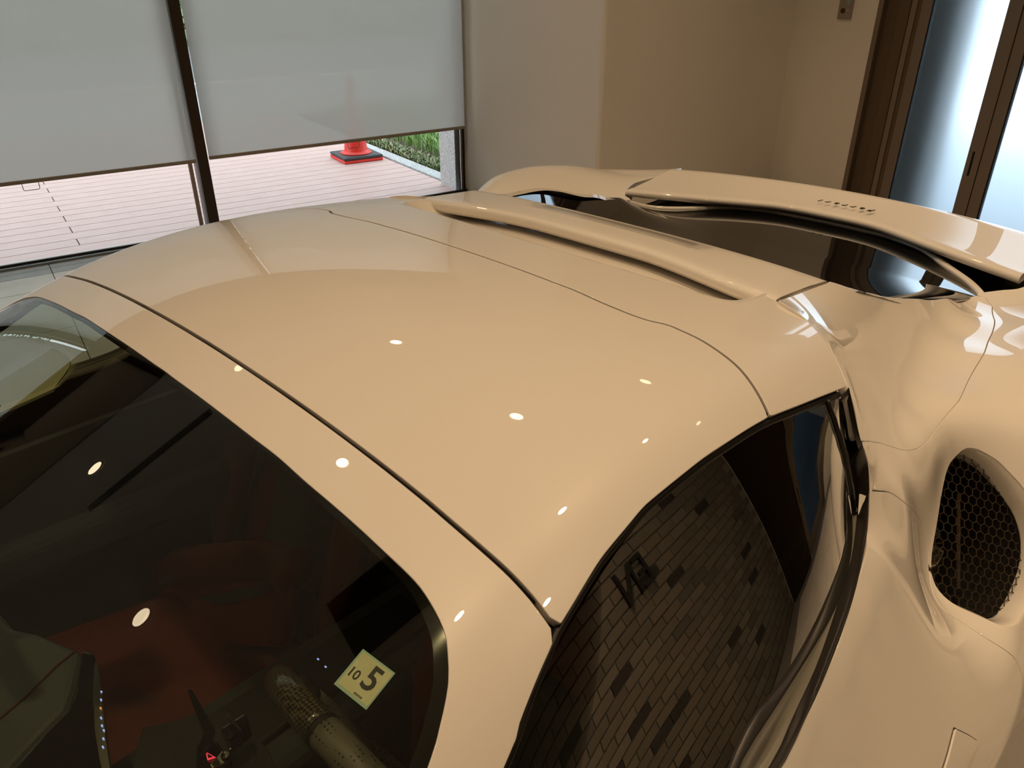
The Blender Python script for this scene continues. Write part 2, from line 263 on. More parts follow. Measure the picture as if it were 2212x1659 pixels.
DOT = [(-0.1536,0.1456,1.1232),(-0.1453,0.1482,1.1258),(-0.1353,0.1554,1.1287),(-0.127,0.1628,1.1311),(-0.1187,0.175,1.1333),(-0.1112,0.19,1.135),(-0.1076,0.2102,1.1352),(-0.1069,0.2338,1.134),(-0.1072,0.2588,1.1323),(-0.1082,0.2753,1.1308)]
DASH = [(-0.3048,0.3386,0.74),(-0.2846,0.2742,0.74),(-0.2812,0.2278,0.74),(-0.2591,0.1905,0.74),(-0.2428,0.1469,0.74),(-0.2273,0.1086,0.74),(-0.2328,0.0937,0.74),(-0.2579,0.0462,0.74),(-0.2794,0.0152,0.74),(-0.3161,-0.0027,0.74),(-0.3563,-0.025,0.74),(-0.3935,-0.0389,0.74),(-0.4268,-0.0209,0.74)]
DASHP = [(-0.2261,0.11,0.738),(-0.2176,0.0902,0.738),(-0.2226,0.0621,0.738),(-0.2329,0.0272,0.738),(-0.2496,-0.0195,0.738),(-0.2648,-0.0632,0.738),(-0.2874,-0.13,0.738),(-0.386,-0.0448,0.738),(-0.3551,-0.0242,0.738),(-0.3165,-0.0021,0.738),(-0.2789,0.0149,0.738),(-0.2573,0.0459,0.738)]
DASHM = [(-0.2212,0.0693,0.745),(-0.2234,0.0539,0.745),(-0.2383,0.0025,0.745),(-0.2617,-0.0712,0.745),(-0.2817,-0.1428,0.745),(-0.2881,-0.1361,0.745),(-0.2791,-0.0931,0.745),(-0.2677,-0.0486,0.745),(-0.2472,0.0118,0.745),(-0.2278,0.0585,0.745)]
STITCH = [(-0.2279,0.1127,0.742),(-0.2643,0.1002,0.742),(-0.3069,0.0772,0.742),(-0.3446,0.062,0.742),(-0.3791,0.0508,0.742)]
ICONS = [(-0.2371,0.0071,0.75),(-0.2425,-0.0055,0.75),(-0.2481,-0.0185,0.75),(-0.2536,-0.0343,0.75),(-0.2574,-0.0472,0.75),(-0.2585,-0.0559,0.75),(-0.2637,-0.0679,0.75),(-0.2688,-0.0796,0.75),(-0.0286,-0.2002,0.75),(-0.029,-0.218,0.75)]
HAZ = [(-0.18,-0.1627,0.74),(-0.175,-0.1792,0.74),(-0.184,-0.1754,0.74)]
PLATE = [(-0.187,-0.1889,0.735),(-0.1659,-0.1813,0.735),(-0.163,-0.1956,0.735),(-0.1738,-0.2008,0.735),(-0.1868,-0.1955,0.735)]
CONS = [(-0.1812,-0.1405,0.725),(-0.1709,-0.1386,0.725),(-0.1619,-0.1557,0.725),(-0.1619,-0.1936,0.725),(-0.1766,-0.232,0.725),(-0.2133,-0.2111,0.725),(-0.1963,-0.1672,0.725)]
KNOB = [(-0.1695,-0.1998,0.742)]
PADDLE = [(-0.1698,-0.1223,0.8),(-0.1655,-0.1247,0.8),(-0.1691,-0.1647,0.8),(-0.1735,-0.2024,0.8),(-0.1879,-0.2189,0.8),(-0.2065,-0.2255,0.8),(-0.2023,-0.2126,0.8),(-0.1846,-0.1955,0.8),(-0.1757,-0.1481,0.8)]
CYL = [(-0.1587,-0.1685,0.76),(-0.1236,-0.1703,0.76),(-0.1283,-0.1902,0.76),(-0.1617,-0.1939,0.76)]
CYLR = [(-0.145,-0.1668,0.765),(-0.142,-0.167,0.765),(-0.142,-0.1981,0.765),(-0.145,-0.1978,0.765)]

# ------------------------------------------------------------------ room shell (u = towards the doors, v = towards the windows)
def rbox(name, a, b, m, parent=None, bev=0, **k):
    o = obj(name, MB().box(a, b).me(), parent, [m], **k)
    if not parent: o.rotation_euler = (0, 0, R(ROOM))
    if bev: bevel(o, bev)
    return o
def room(name, **k): return empty(name, (0, 0, 0), ROOM, **k)
M['wall'] = noisy(mat('cream_wall_paper', (.72, .68, .61), .85), 900, (.80, .76, .70), (.84, .80, .74), bump=.1)
M['ceil'] = mat('ceiling_paint', (.78, .76, .72), .9)
M['tile'] = noisy(mat('pale_floor_tile', (.62, .58, .52), .25, spec=.5), 6, (.60, .57, .52), (.68, .65, .60))
M['grout'] = mat('dark_grout', (.16, .15, .14), .9)
M['dtile'] = noisy(mat('grey_threshold_stone', (.28, .28, .27), .4), 10, (.27, .28, .27), (.33, .34, .33))
M['bronze'] = mat('dark_bronze_aluminium', (.045, .032, .022), .38, metal=.5)
M['stile'] = mat('bronze_aluminium', (.24, .19, .145), .42, metal=.55)
M['stile_dark'] = mat('dark_brown_frame', (.11, .075, .045), .6)
M['gap'] = mat('black_gasket', (.006, .006, .006), .7)
M['alu'] = mat('aluminium_track', (.45, .52, .58), .3, metal=.9)
M['brickm'] = random_tint(mat('grey_brick', (.4, .38, .33), .8), [(0, (.15, .13, .10)), (.3, (.13, .115, .09)), (.6, (.165, .145, .115)), (.86, (.10, .09, .075)), (.95, (.03, .027, .024))])
M['mortar'] = mat('pale_mortar', (.25, .23, .19), .95)

fl = rbox('floor', (-4.6, -2.76, -.12), (4.85, 4.40, -.006), M['grout'], kind='structure')
us = [.002 + .633 * k for k in range(-7, 8)]; vs = [3.875 - .633 * k for k in range(0, 11)]
tme = {}
def tile(parent, u0, v0, u1, v1, m, g=.0022, name='tile', z0=-.006, z1=0.0):
    key = (round(u1 - u0, 4), round(v1 - v0, 4), m.name, z1)
    if key not in tme:
        w_, h_ = (u1 - u0) / 2 - g, (v1 - v0) / 2 - g
        tme[key] = MB().box((-w_, -h_, z0), (w_, h_, z1)).me(); tme[key].materials.append(m)
    o = bpy.data.objects.new(name, tme[key]); col.objects.link(o); o.parent = parent; o.location = ((u0 + u1) / 2, (v0 + v1) / 2, 0); return o
for i in range(len(us) - 1):
    if us[i] > 4.7: continue
    for j in range(len(vs) - 1): tile(fl, us[i], max(vs[j + 1], -2.71), min(us[i + 1], 4.66), vs[j], M['tile'])
    tile(fl, us[i], 3.875, min(us[i + 1], 4.66), 4.155, M['tile'])
    if us[i] < 2.9: tile(fl, us[i], 4.155, us[i + 1], 4.255, M['dtile']); tile(fl, us[i], 4.255, us[i + 1], 4.345, M['dtile'])

wr = rbox('wall_right', (2.98, 2.80, -.1), (4.72, 4.46, 4.1), M['wall'], kind='structure'); bevel(wr, .025, 5)
DW = 4.65
wd = rbox('wall_rear', (DW, 2.192, -.1), (DW + .14, 2.90, 4.1), M['wall'], kind='structure')
rbox('wall_rear', (DW, -2.10, 2.76), (DW + .14, 2.20, 4.1), M['wall'], kind='structure')
rbox('wall_front', (-4.72, -2.9, -.1), (-4.6, 4.5, 4.1), M['wall'], kind='structure')
cl = rbox('ceiling', (-4.72, -2.85, 3.6), (4.8, 3.9, 3.72), M['ceil'], kind='structure'); rbox('ceiling', (-4.72, 3.86, 4.04), (4.8, 4.62, 4.14), M['ceil'], kind='structure'); obj('ceiling_edge', MB().box((-4.6, 3.9, 3.6), (2.98, 3.915, 4.05)).me(), cl, [M['ceil']]); obj('edge_trim', MB().box((-4.6, 3.898, 3.594), (2.98, 3.920, 3.602)).me(), cl, [M['alu']])
rbox('wall_window', (-4.6, 4.40, -.1), (-2.96, 4.56, 4.1), M['wall'], kind='structure')
rbox('trim_1', (DW - .006, 2.160, 0), (DW + .05, 2.193, 2.76), M['stile'], kind='structure')
# brick wall
VB = -2.70
bw = rbox('wall_left', (-4.6, VB - .15, -.1), (DW + .14, VB - .012, 4.1), M['mortar'], kind='structure')
rbox('wall_rear', (DW, VB - .02, -.1), (DW + .14, -2.10, 4.1), M['wall'], kind='structure')
bme = MB().box((-.1045, -.012, -.0300), (.1045, .006, .0300)).me(); bme.materials.append(M['brickm'])
cand = []
for r_ in range(50):
    z = .036 + r_ * .0705; off = (r_ % 2) * .11
    for c in range(42):
        u = 4.52 - off - c * .2185
        if u > -4.45: cand.append((u, z))
cand.sort(key=lambda t: abs(t[0] - 2.9) * .75 + abs(t[1] - 1.0)); rest = MB()
for i, (u, z) in enumerate(cand):
    if i < 300:
        o = bpy.data.objects.new('brick', bme); col.objects.link(o); o.parent = bw; o.location = (u, VB - .006 + random.random() * .004, z)
    else: rest.box((u - .1045, VB - .014, z - .03), (u + .1045, VB + .001, z + .03))
obj('brick_field', rest.me(), bw, [mat('grey_brick_plain', (.145, .128, .10), .8)], kind='stuff')
def text(name, body, size, parent, m, mw, ext=.002, bold=0, spacing=1, font_shear=0, label=None):
    cu = bpy.data.curves.new('t', 'FONT'); cu.body = body; cu.size = size; cu.extrude = ext; cu.align_x = 'CENTER'; cu.align_y = 'CENTER'; cu.space_character = spacing; cu.shear = font_shear
    cu.resolution_u = 3; cu.offset = bold
    tmp = bpy.data.objects.new('t', cu); dg = bpy.context.evaluated_depsgraph_get(); col.objects.link(tmp); bpy.context.view_layer.update()
    me = bpy.data.meshes.new_from_object(tmp.evaluated_get(bpy.context.evaluated_depsgraph_get())); bpy.data.objects.remove(tmp)
    me.materials.clear(); o = obj(name, me, parent, [m], label=label); o.matrix_local = mw; return o
# letters on the brick wall read towards -u (seen from inside the room)
mt = Matrix(((-1, 0, 0, 2.72), (0, 0, 1, VB + .012), (0, 1, 0, 1.42), (0, 0, 0, 1)))
text('wall_lettering', 'EN', .30, bw, M['ink'], mt, ext=.012)

# window wall
wn = room('window_1', kind='structure')
def wb(n, a, b, m, bev=.002): return rbox(n, a, b, m, wn, bev=bev)
for u in (-2.93, -.98, 1.003): wb('mullion', (u - .033, 4.33, 0), (u + .033, 4.46, 4.04), M['bronze'])
wb('jamb', (2.957, 4.40, 0), (2.979, 4.46, 4.04), M['bronze'])
wb('sill_track', (-2.96, 4.345, -.004), (2.979, 4.44, .012), M['alu']); wb('sill_track', (-2.96, 4.375, .012), (2.979, 4.395, .024), M['bronze'])
wb('transom', (-2.96, 4.31, 2.88), (2.979, 4.40, 3.20), M['stile_dark'])
wb('head_panel', (-2.96, 4.36, 3.20), (2.979, 4.40, 4.0), M['wall'])
wb('head_trim', (-2.96, 4.33, 3.99), (2.979, 4.36, 4.015), M['alu'])
M['sash_reflection'] = mat('taupe_sash_reflection', (.42, .32, .28), .4)
for u in (-1.045, .938): wb('sash_reflection', (u - .012, 4.41, .02), (u + .012, 4.43, 2.9), M['sash_reflection'])  # slim strips coloured as a reflection at the glass edge
for u0, u1 in ((-2.9, -1.01), (-.95, .97), (1.04, 2.955)):
    obj('pane', MB().box((u0, 4.424, .012), (u1, 4.430, 2.92)).me(), wn, [M['pane']])
# roller blinds
def blind_mat():
    m = bpy.data.materials.new('grey_screen_fabric'); m.use_nodes = True; nt = m.node_tree; nt.nodes.clear(); L = nt.links.new
    o = nt.nodes.new('ShaderNodeOutputMaterial'); d = nt.nodes.new('ShaderNodeBsdfDiffuse'); t = nt.nodes.new('ShaderNodeBsdfTranslucent'); tr = nt.nodes.new('ShaderNodeBsdfTransparent')
    a = nt.nodes.new('ShaderNodeMixShader'); b = nt.nodes.new('ShaderNodeMixShader'); a.inputs[0].default_value = .86; b.inputs[0].default_value = .22
    d.inputs[0].default_value = (.42, .41, .385, 1); t.inputs[0].default_value = (.95, .92, .88, 1)
    tc = nt.nodes.new('ShaderNodeTexCoord'); wv = nt.nodes.new('ShaderNodeTexNoise'); mp = nt.nodes.new('ShaderNodeMapping'); mp.inputs['Scale'].default_value = (400, 400, 12)
    bp = nt.nodes.new('ShaderNodeBump'); bp.inputs['Strength'].default_value = .15; bp.inputs['Distance'].default_value = .001
    L(tc.outputs['Object'], mp.inputs[0]); L(mp.outputs[0], wv.inputs['Vector']); wv.inputs['Scale'].default_value = 1; L(wv.outputs['Fac'], bp.inputs['Height']); L(bp.outputs[0], d.inputs['Normal'])
    L(d.outputs[0], a.inputs[1]); L(t.outputs[0], a.inputs[2]); L(a.outputs[0], b.inputs[1]); L(tr.outputs[0], b.inputs[2]); L(b.outputs[0], o.inputs[0]); return m
M['fabric'] = blind_mat(); M['bar'] = mat('taupe_hem_bar', (.25, .21, .165), .45)
def blind(u0, u1, z0, hu, lab):
    b = room('roller_blind', label=lab, cat='blind', group='roller blinds in front of the window')
    obj('fabric', MB().box((u0, 4.2995, z0), (u1, 4.3005, 2.84)).me(), b, [M['fabric']])
    bevel(obj('hem_bar', MB().box((u0, 4.291, z0 - .009), (u1, 4.309, z0 + .012)).me(), b, [M['bar']]), .004)
    obj('roller_tube', MB().tube([(u0, 4.30, 2.85), (u1, 4.30, 2.85)], .03, 16).me(), b, [M['bar']], smooth=True)
    if hu is not None:
        z = z0 - .006
        obj('pull_ring', MB().tube([(hu - .042, 4.3, z), (hu - .042, 4.3, z - .034), (hu - .036, 4.3, z - .042), (hu + .036, 4.3, z - .042), (hu + .042, 4.3, z - .034), (hu + .042, 4.3, z)], .0022, 6).me(), b, [M['chrome']], label='thin wire pull ring')
blind(-.945, .953, .503, .028, 'grey screen roller blind left of the dark window mullion, pulled almost down')
blind(1.035, 2.925, .512, 2.02, 'grey screen roller blind between the dark mullion and the white corner wall')
blind(-2.89, -1.05, .505, None, 'grey screen roller blind at the far left end of the window, outside the picture')

# sliding frosted doors
def frost_mat():
    m = mat('frosted_glass', (.66, .80, .90), .42, trans=1.0, ior=1.25); return m
M['frost'] = frost_mat()
for k in (0, 1, 6):
    t0 = 1.916 - k * .574
    d = room('door_%d' % min(k + 1, 3), kind='structure')
    def db(n, a, b, m, bev=.0025): return rbox(n, a, b, m, d, bev=bev)
    x0, x1 = DW - .005, DW + .035
    if k == 0:
        db('recess_panel', (DW + .035, 2.055, 0), (DW + .05, 2.160, 2.76), M['stile_dark']); db('frame', (DW + .0, 1.986, 0), (DW + .05, 2.055, 2.76), M['stile_dark'])
        db('gasket', (DW + .004, 1.976, 0), (DW + .03, 1.986, 2.76), M['gap']); db('frame', (DW - .01, 1.940, 0), (DW + .035, 1.976, 2.76), M['stile'])
        db('gasket', (DW - .003, 1.916, 0), (DW + .03, 1.940, 2.76), M['stile_dark'])
    db('stile', (x0, t0 - .066, .02), (x1, t0 - .001, 2.70), M['stile']); db('gasket', (x0 + .004, t0 - .073, .05), (x1 - .006, t0 - .066, 2.68), M['gap'])
    db('stile', (x0, t0 - .570, .02), (x1, t0 - .492, 2.70), M['stile']); db('gasket', (x0 + .004, t0 - .575, .02), (x1 - .01, t0 - .569, 2.7), M['gap'])
    db('bottom_rail', (x0, t0 - .492, .02), (x1, t0 - .073, .14), M['stile']); db('top_rail', (x0, t0 - .492, 2.62), (x1, t0 - .073, 2.70), M['stile'])
    obj('pane', MB().box((DW + .012, t0 - .494, .13), (DW + .020, t0 - .071, 2.63)).me(), d, [M['frost']])
    if k % 2 == 0:
        hz = .565; hv = t0 - .525
        bevel(obj('flush_pull', MB().box((x0 - .004, hv - .0075, hz - .072), (x0 + .01, hv + .0075, hz + .072)).me(), d, [M['gap']]), .006, 3)
rbox('wall_rear', (DW, -1.50, -.1), (DW + .14, .60, 2.80), M['wall'], kind='structure')
rbox('trim_4', (DW - .01, .60, 0), (DW + .05, .764, 2.76), M['stile_dark'], kind='structure'); rbox('trim_4', (DW - .02, .70, 0), (DW + .05, .735, 2.76), M['stile'], kind='structure')
rbox('trim_4', (DW - .01, -1.53, 0), (DW + .05, -1.44, 2.76), M['stile_dark'], kind='structure')
rbox('trim_2', (DW - .02, -2.12, 2.70), (DW + .06, 2.16, 2.80), M['stile_dark'], kind='structure')
rbox('trim_3', (DW - .02, -2.69, 0), (DW + .06, -2.10, 2.80), M['bronze'], kind='structure')
cp = room('call_panel', label='small silver wall plate with a dark red button left of the frosted doors', cat='switch')
bevel(obj('plate', MB().box((DW - .012, 2.366, 1.286), (DW, 2.466, 1.47)).me(), cp, [mat('grey_plate', (.36, .32, .27), .35, metal=.6)]), .004)
o = obj('button', MB().lathe([(.015, 0), (.015, .006), (.012, .008)], (0, 0, 0), 20).me(), cp, [mat('dark_red_button', (.10, .015, .01), .4)]); o.rotation_euler = (0, R(-90), 0); o.location = (DW - .012, 2.43, 1.335)
o = obj('indicator', MB().box((-.006, -.012, 0), (.006, .012, .003)).me(), cp, [M['alu']]); o.rotation_euler = (0, R(-90), 0); o.location = (DW - .012, 2.395, 1.34)
obj('indicator', MB().box((DW - .015, 2.385, 1.37), (DW - .011, 2.41, 1.40)).me(), cp, [M['alu']])

# ceiling fittings
LIGHTS = [(1.39, 2.94), (-.18, 3.24), (-.14, 1.43), (1.44, 1.27), (3.2, 1.61), (2.33, .19), (1.06, -.13), (-.19, -.38), (-1.58, 3.33), (-1.58, 1.46), (-1.6, -.4), (3.4, -.2), (.9, -1.7), (2.4, -1.7), (-3.1, 1.4)]
names = {0: 'downlight nearest the window beside the slot diffuser', 1: 'downlight nearest the window mullion'}
M['white'] = mat('white_enamel', (.8, .78, .72), .4); M['glow'] = mat('lamp_lens', (.9, .8, .6), .4, emit=(1, .80, .52), es=9)
ring = MB().lathe([(.055, .0), (.074, -.004), (.080, -.001), (.080, .004)], seg=32, cap=False).me(); ring.materials.append(M['white'])
cone_ = MB().lathe([(.045, 0), (.038, .05), (.0, .052)], seg=32, cap=False).me(); cone_.materials.append(M['chrome'])
lens_ = MB().lathe([(.056, .0), (.056, .006)], seg=32).me(); lens_.materials.append(M['glow'])
for me_ in (ring, cone_): me_.polygons.foreach_set('use_smooth', [True] * len(me_.polygons))
ca, sa = math.cos(R(ROOM)), math.sin(R(ROOM))
POW = 2.65
for i, (u, v) in enumerate(LIGHTS):
    p = (u * ca - v * sa, u * sa + v * ca, 3.594)
    d = empty('downlight', p, ROOM, label='round recessed ceiling downlight, a warm bright spot mirrored in the car roof or windscreen', cat='lamp', group='warm downlights in the ceiling')
    for n_, me_, z in (('trim_ring', ring, 0), ('lamp_lens', lens_, .002)):
        o = bpy.data.objects.new(n_, me_); col.objects.link(o); o.parent = d; o.location = (0, 0, z)
    ld = bpy.data.lights.new('lamp', 'AREA'); ld.shape = 'DISK'; ld.size = .10; ld.energy = POW * (3.4 if (v > 2.5 and u > 1) else 2.9 if v < -1 else .45 if v > 2.5 else 1.8 if v < .5 else 1.9 if u > 3 else .55); ld.color = LAMP; ld.spread = R(110 if (v > 2.5 and u > 1) else 84)
    lo = bpy.data.objects.new('lamp_light', ld); col.objects.link(lo); lo.parent = d; lo.location = (0, 0, -.008)
# slot diffusers and a return-air grille
def slot(p0, p1, lab):
    a = Vector((*p0, 0)); b = Vector((*p1, 0)); dd = (b - a); L_ = dd.length; ang = math.atan2(dd.y, dd.x)
    s = room('slot_diffuser', label=lab, cat='air vent')
    fr = obj('frame', MB().box((-L_ / 2, -.05, -.006), (L_ / 2, .05, 0)).me(), s, [M['ceil']]); fr.location = ((a + b) / 2).to_tuple()[:2] + (3.598,); fr.rotation_euler = (0, 0, ang)
    for q in range(4):
        o = obj('slot', MB().box((-L_ / 2 + .01, -.042 + q * .023, -.009), (L_ / 2 - .01, -.029 + q * .023, -.006)).me(), fr, [M['gap']])
for a_, b_, t_ in ((-1.70, -.72, 'first from the left'), (-.55, .32, 'in the middle'), (.56, 1.25, 'nearest the white corner wall')): slot((a_, 2.86), (b_, 2.86), 'four-slot ceiling air diffuser, %s of the row along the window' % t_)
g = room('ceiling_grille', label='square black louvred return-air grille in the ceiling', cat='air vent')
gf = obj('frame', MB().box((-.24, -.24, -.008), (.24, .24, 0)).me(), g, [M['liner']]); gf.location = (-.50, .28, 3.598)
obj('louvre_field', MB().box((-.20, -.20, -.012), (.20, .20, -.008)).me(), gf, [M['bronze']])
for q in range(10): obj('louvre', MB().box((-.20, -.195 + q * .04, -.018), (.20, -.184 + q * .04, -.012)).me(), gf, [M['dark']])

# ------------------------------------------------------------------ outside
M['plank'] = noisy(mat('pink_brown_composite', (.62, .43, .38), .5), 14, (.54, .345, .315), (.66, .47, .435), vec=(.5, 8, 8), lo=.3, hi=.7)
dk = rbox('deck', (-7, 4.46, -.2), (2.98, 8.75, -.05), M['gap'], kind='structure')
for k in range(27):
    v0 = 4.475 + k * .158; js = (-6.9, -2.0, .215, 2.975) if k % 2 else (-6.9, -4.3, -1.2, 2.975)
    if k % 2 == 0: js = (-6.9, -4.3, -1.2, 2.975)
    for a, b in zip(js[:-1], js[1:]): tile(dk, a, v0, b, v0 + .158, M['plank'], g=.0035, name='plank', z0=-.04, z1=.0)
M['granite'] = noisy(mat('speckled_granite', (.5, .5, .5), .7), 120, (.30, .31, .33), (.66, .66, .66), detail=2, lo=.42, hi=.58)
M['granite2'] = noisy(mat('pale_speckled_granite', (.6, .6, .6), .7), 90, (.46, .43, .43), (.72, .69, .68), detail=2, lo=.4, hi=.6)
kb = empty('kerb', (0, 0, 0), ROOM, kind='structure')
for k in range(5): bevel(obj('kerb_stone', MB().box((2.985, 4.52 + k * .85, -.15), (3.105, 4.52 + k * .85 + .845, .012)).me(), kb, [M['granite']]), .006)
pl = rbox('pillar', (2.93, 4.47, -.1), (3.30, 4.72, 3.9), M['granite2'], kind='structure', bev=.004)
rbox('soil', (3.1, 4.5, -.2), (6.2, 8.8, -.03), noisy(mat('dark_soil', (.06, .05, .035), .95), 40, (.03, .025, .02), (.16, .13, .08)), kind='structure')
rbox('pavement', (-25, 8.76, -.2), (25, 11.6, -.02), noisy(mat('grey_pavement', (.4, .4, .4), .8), 3, (.36, .36, .36), (.46, .46, .45)), kind='structure')
rbox('road', (-25, 11.6, -.25), (25, 19, -.06), noisy(mat('asphalt', (.3, .3, .3), .85), 3, (.22, .23, .24), (.27, .28, .29)), kind='structure')
rbox('kerb', (-25, 11.5, -.2), (25, 11.75, .06), M['granite2'], kind='structure')
rbox('verge', (-25, 19, -.3), (25, 60, -.05), mat('verge_green', (.12, .18, .07), .9), kind='structure')
# side wall and ground behind the frosted doors
rbox('corridor_floor', (4.8, -6, -.15), (9, 4.6, -.01), mat('corridor_floor', (.42, .44, .46), .6), kind='structure')
rbox('corridor_wall_or_blocker', (5.05, 1.90, -.05), (5.30, 2.7, 3.9), mat('dark_corridor_wall', (.17, .17, .16), .8), kind='structure')
rbox('corridor_wall_or_blocker', (5.0, -2.5, -.05), (5.1, -1.2, 3.6), mat('dim_blue_light_block', (.06, .08, .10), .8), kind='structure')  # unseen dark wall added behind the third leaf to dim its glass
rbox('corridor_wall_or_blocker', (5.6, -4.8, -.05), (8.2, -3.6, 3.2), mat('grey_corridor_wall', (.22, .24, .25), .8), kind='structure')
# grass: blades collected in one object
def blades(name, n, box, hmin, hmax, cols, seed, wd=.006, parent=None, **k):
    rg = random.Random(seed); v = []; f = []; mi = []
    for i in range(n):
        u = rg.uniform(box[0], box[1]); vv = rg.uniform(box[2], box[3]); h = rg.uniform(hmin, hmax); a = rg.uniform(0, 6.283); l = rg.uniform(.2, .8) * h; w_ = wd * rg.uniform(.6, 1.4)
        dx, dy = math.cos(a), math.sin(a); nn = len(v)
        for s, wf in ((0, 1), (.55, .8), (1, .05)):
            cx = u + dx * l * s * s; cy = vv + dy * l * s * s; z = h * (s - .25 * s * s * s) - .03
            v += [(cx - dy * w_ * wf, cy + dx * w_ * wf, z), (cx + dy * w_ * wf, cy - dx * w_ * wf, z)]
        f += [(nn, nn + 1, nn + 3, nn + 2), (nn + 2, nn + 3, nn + 5, nn + 4)]; q = rg.randrange(len(cols)); mi += [q, q]
    me = pym(v, f); o = obj(name, me, parent, cols, **k); me.polygons.foreach_set('material_index', mi)
    if not parent: o.rotation_euler = (0, 0, R(ROOM))
    return o
G = [mat('grass_a', (.20, .40, .06), .5), mat('grass_b', (.34, .52, .14), .5), mat('grass_c', (.10, .26, .05), .5), mat('grass_d', (.45, .55, .28), .5)]
for g_ in G: g_.node_tree.nodes['Principled BSDF'].inputs['Transmission Weight'].default_value = 0
blades('grass', 9000, (3.47, 4.95, 5.0, 8.5), .10, .26, G, 3, wd=.005, label='strip of bright green long grass beyond the granite kerb', cat='grass', kind='stuff')
D_ = [mat('leaf_dark', (.05, .10, .03), .5), mat('leaf_straw', (.42, .38, .22), .6), mat('leaf_mid', (.16, .26, .08), .5)]
blades('ground_cover', 3500, (3.13, 3.33, 5.15, 8.5), .04, .10, D_, 5, wd=.009, label='low dark leafy ground cover and dead leaves along the kerb', cat='plants', kind='stuff')
rg = random.Random(9)
HG = [mat('hedge_a', (.06, .13, .04), .6), mat('hedge_b', (.13, .22, .07), .6), mat('hedge_c', (.25, .33, .16), .6)]
v = []; f = []; mi = []
for i in range(52000):
    u = rg.uniform(-14, 22); vv = 19.4 + rg.uniform(0, 1.2); z = rg.uniform(-.05, 7.5) * (1 - .15 * abs(math.sin(u * .8))); a = rg.uniform(0, 6.28); t = rg.uniform(-1, 1); s = rg.uniform(.07, .16); n = len(v)
    d1 = Vector((math.cos(a), math.sin(a), t)).normalized() * s; d2 = d1.cross(Vector((rg.uniform(-1, 1), rg.uniform(-1, 1), 1)).normalized()) * .7; c_ = Vector((u, vv, z))
    v += [tuple(c_ - d1), tuple(c_ + d2), tuple(c_ + d1), tuple(c_ - d2)]; f.append((n, n + 1, n + 2, n + 3)); mi.append(rg.randrange(3))
me = pym(v, f); hd = obj('hedge', me, None, HG, label='dark green leafy hedge across the road behind the blinds', cat='hedge'); me.polygons.foreach_set('material_index', mi); hd.rotation_euler = (0, 0, R(ROOM))
# traffic cone
cu, cv = 2.745, 5.985
tc_ = empty('traffic_cone', (cu * ca - cv * sa, cu * sa + cv * ca, .0), ROOM - 2, label='red traffic cone on a square black weight, standing on the pink deck', cat='traffic cone')
M['cred'] = mat('red_cone_plastic', (.85, .03, .025), .35); M['cblack'] = mat('black_cone_weight', (.035, .04, .05), .55)
bevel(obj('base_plate', MB().box((-.19, -.19, 0), (.19, .19, .028)).me(), tc_, [M['cred']]), .02, 4)
bevel(obj('weight', MB().box((-.188, -.188, .028), (.188, .188, .055)).me(), tc_, [M['cblack']], label='black rubber weight ring'), .012, 3)
obj('cone_body', MB().lathe([(.145, .056), (.142, .066), (.112, .070), (.106, .085), (.098, .16), (.030, .66), (.026, .70), (.018, .715)], seg=40).me(), tc_, [M['cred']], smooth=True)

# ------------------------------------------------------------------ the car (X rearwards, Y to the car's right side, centre line at Y = YC)
YC = .021; DC = .05
car = empty('sports_car', (0, 0, 0), label='cream white two-seat sports car with a folding hard top, parked tail towards the frosted doors', cat='car')
def smooth(t): t = np.clip(t, 0, 1); return t * t * (3 - 2 * t)
def zc(X):
    Xc = np.maximum(X, -.056); d = np.maximum(0, -.056 - X); return 1.1718 + .2438 * Xc - .5787 * Xc ** 2 + .299 * Xc ** 3 - .3115 * d - .06 * d ** 2
def Fy(X, y):
    Xk = np.clip(X, -.5, 1.3); y = np.abs(y) * (1 + .095 * Xk); return zc(X) - ((.1225 - .1092 * Xk) * y ** 2 + .1455 * y ** 4 + 3.1 * np.maximum(0, y - .522) ** 2)
def SF(a, b): return np.stack([a, YC + b, Fy(a, b)], 1)
def dip(X, y):
    y = np.abs(y); xl = .582 + .24 * y * y
    return .038 * smooth((X - xl) / .07) * (1 - smooth((y - .345) / .06))
def SF2(a, b): return np.stack([a, YC + b, Fy(a, b) - dip(a, b)], 1)
Am = np.array([(x, .8 * y - .6 * z) for x, y, z in CTRL]); Hm = np.array([.6 * y + .8 * z for x, y, z in CTRL])
def fit(Pm, H, lam):
    n = len(Pm); d = np.linalg.norm(Pm[:, None] - Pm[None], axis=2); K = d ** 3 + np.diag(lam * np.ones(n))
    Q = np.c_[np.ones(n), Pm]; return np.linalg.solve(np.block([[K, Q], [Q.T, np.zeros((3, 3))]]), np.r_[H, 0, 0, 0])
def ev_(Pm, W, a, b):
    q = np.stack([a, b], 1); n = len(Pm); out = np.empty(len(q))
    for i in range(0, len(q), 20000):
        p = q[i:i + 20000]; d = np.linalg.norm(p[:, None] - Pm[None], axis=2)
        out[i:i + 20000] = (d ** 3) @ W[:n] + W[n] + p @ W[n + 1:]
    return out
WS_ = fit(Am, Hm, 1.2e-5 * np.array(SMW))
def SS(a, b):
    h = ev_(Am, WS_, a, b); return np.stack([a, YC - (.8 * b + .6 * h), -.6 * b + .8 * h], 1)
def sym(L): L = list(L); return L + [(x, -y) for x, y in reversed(L)]
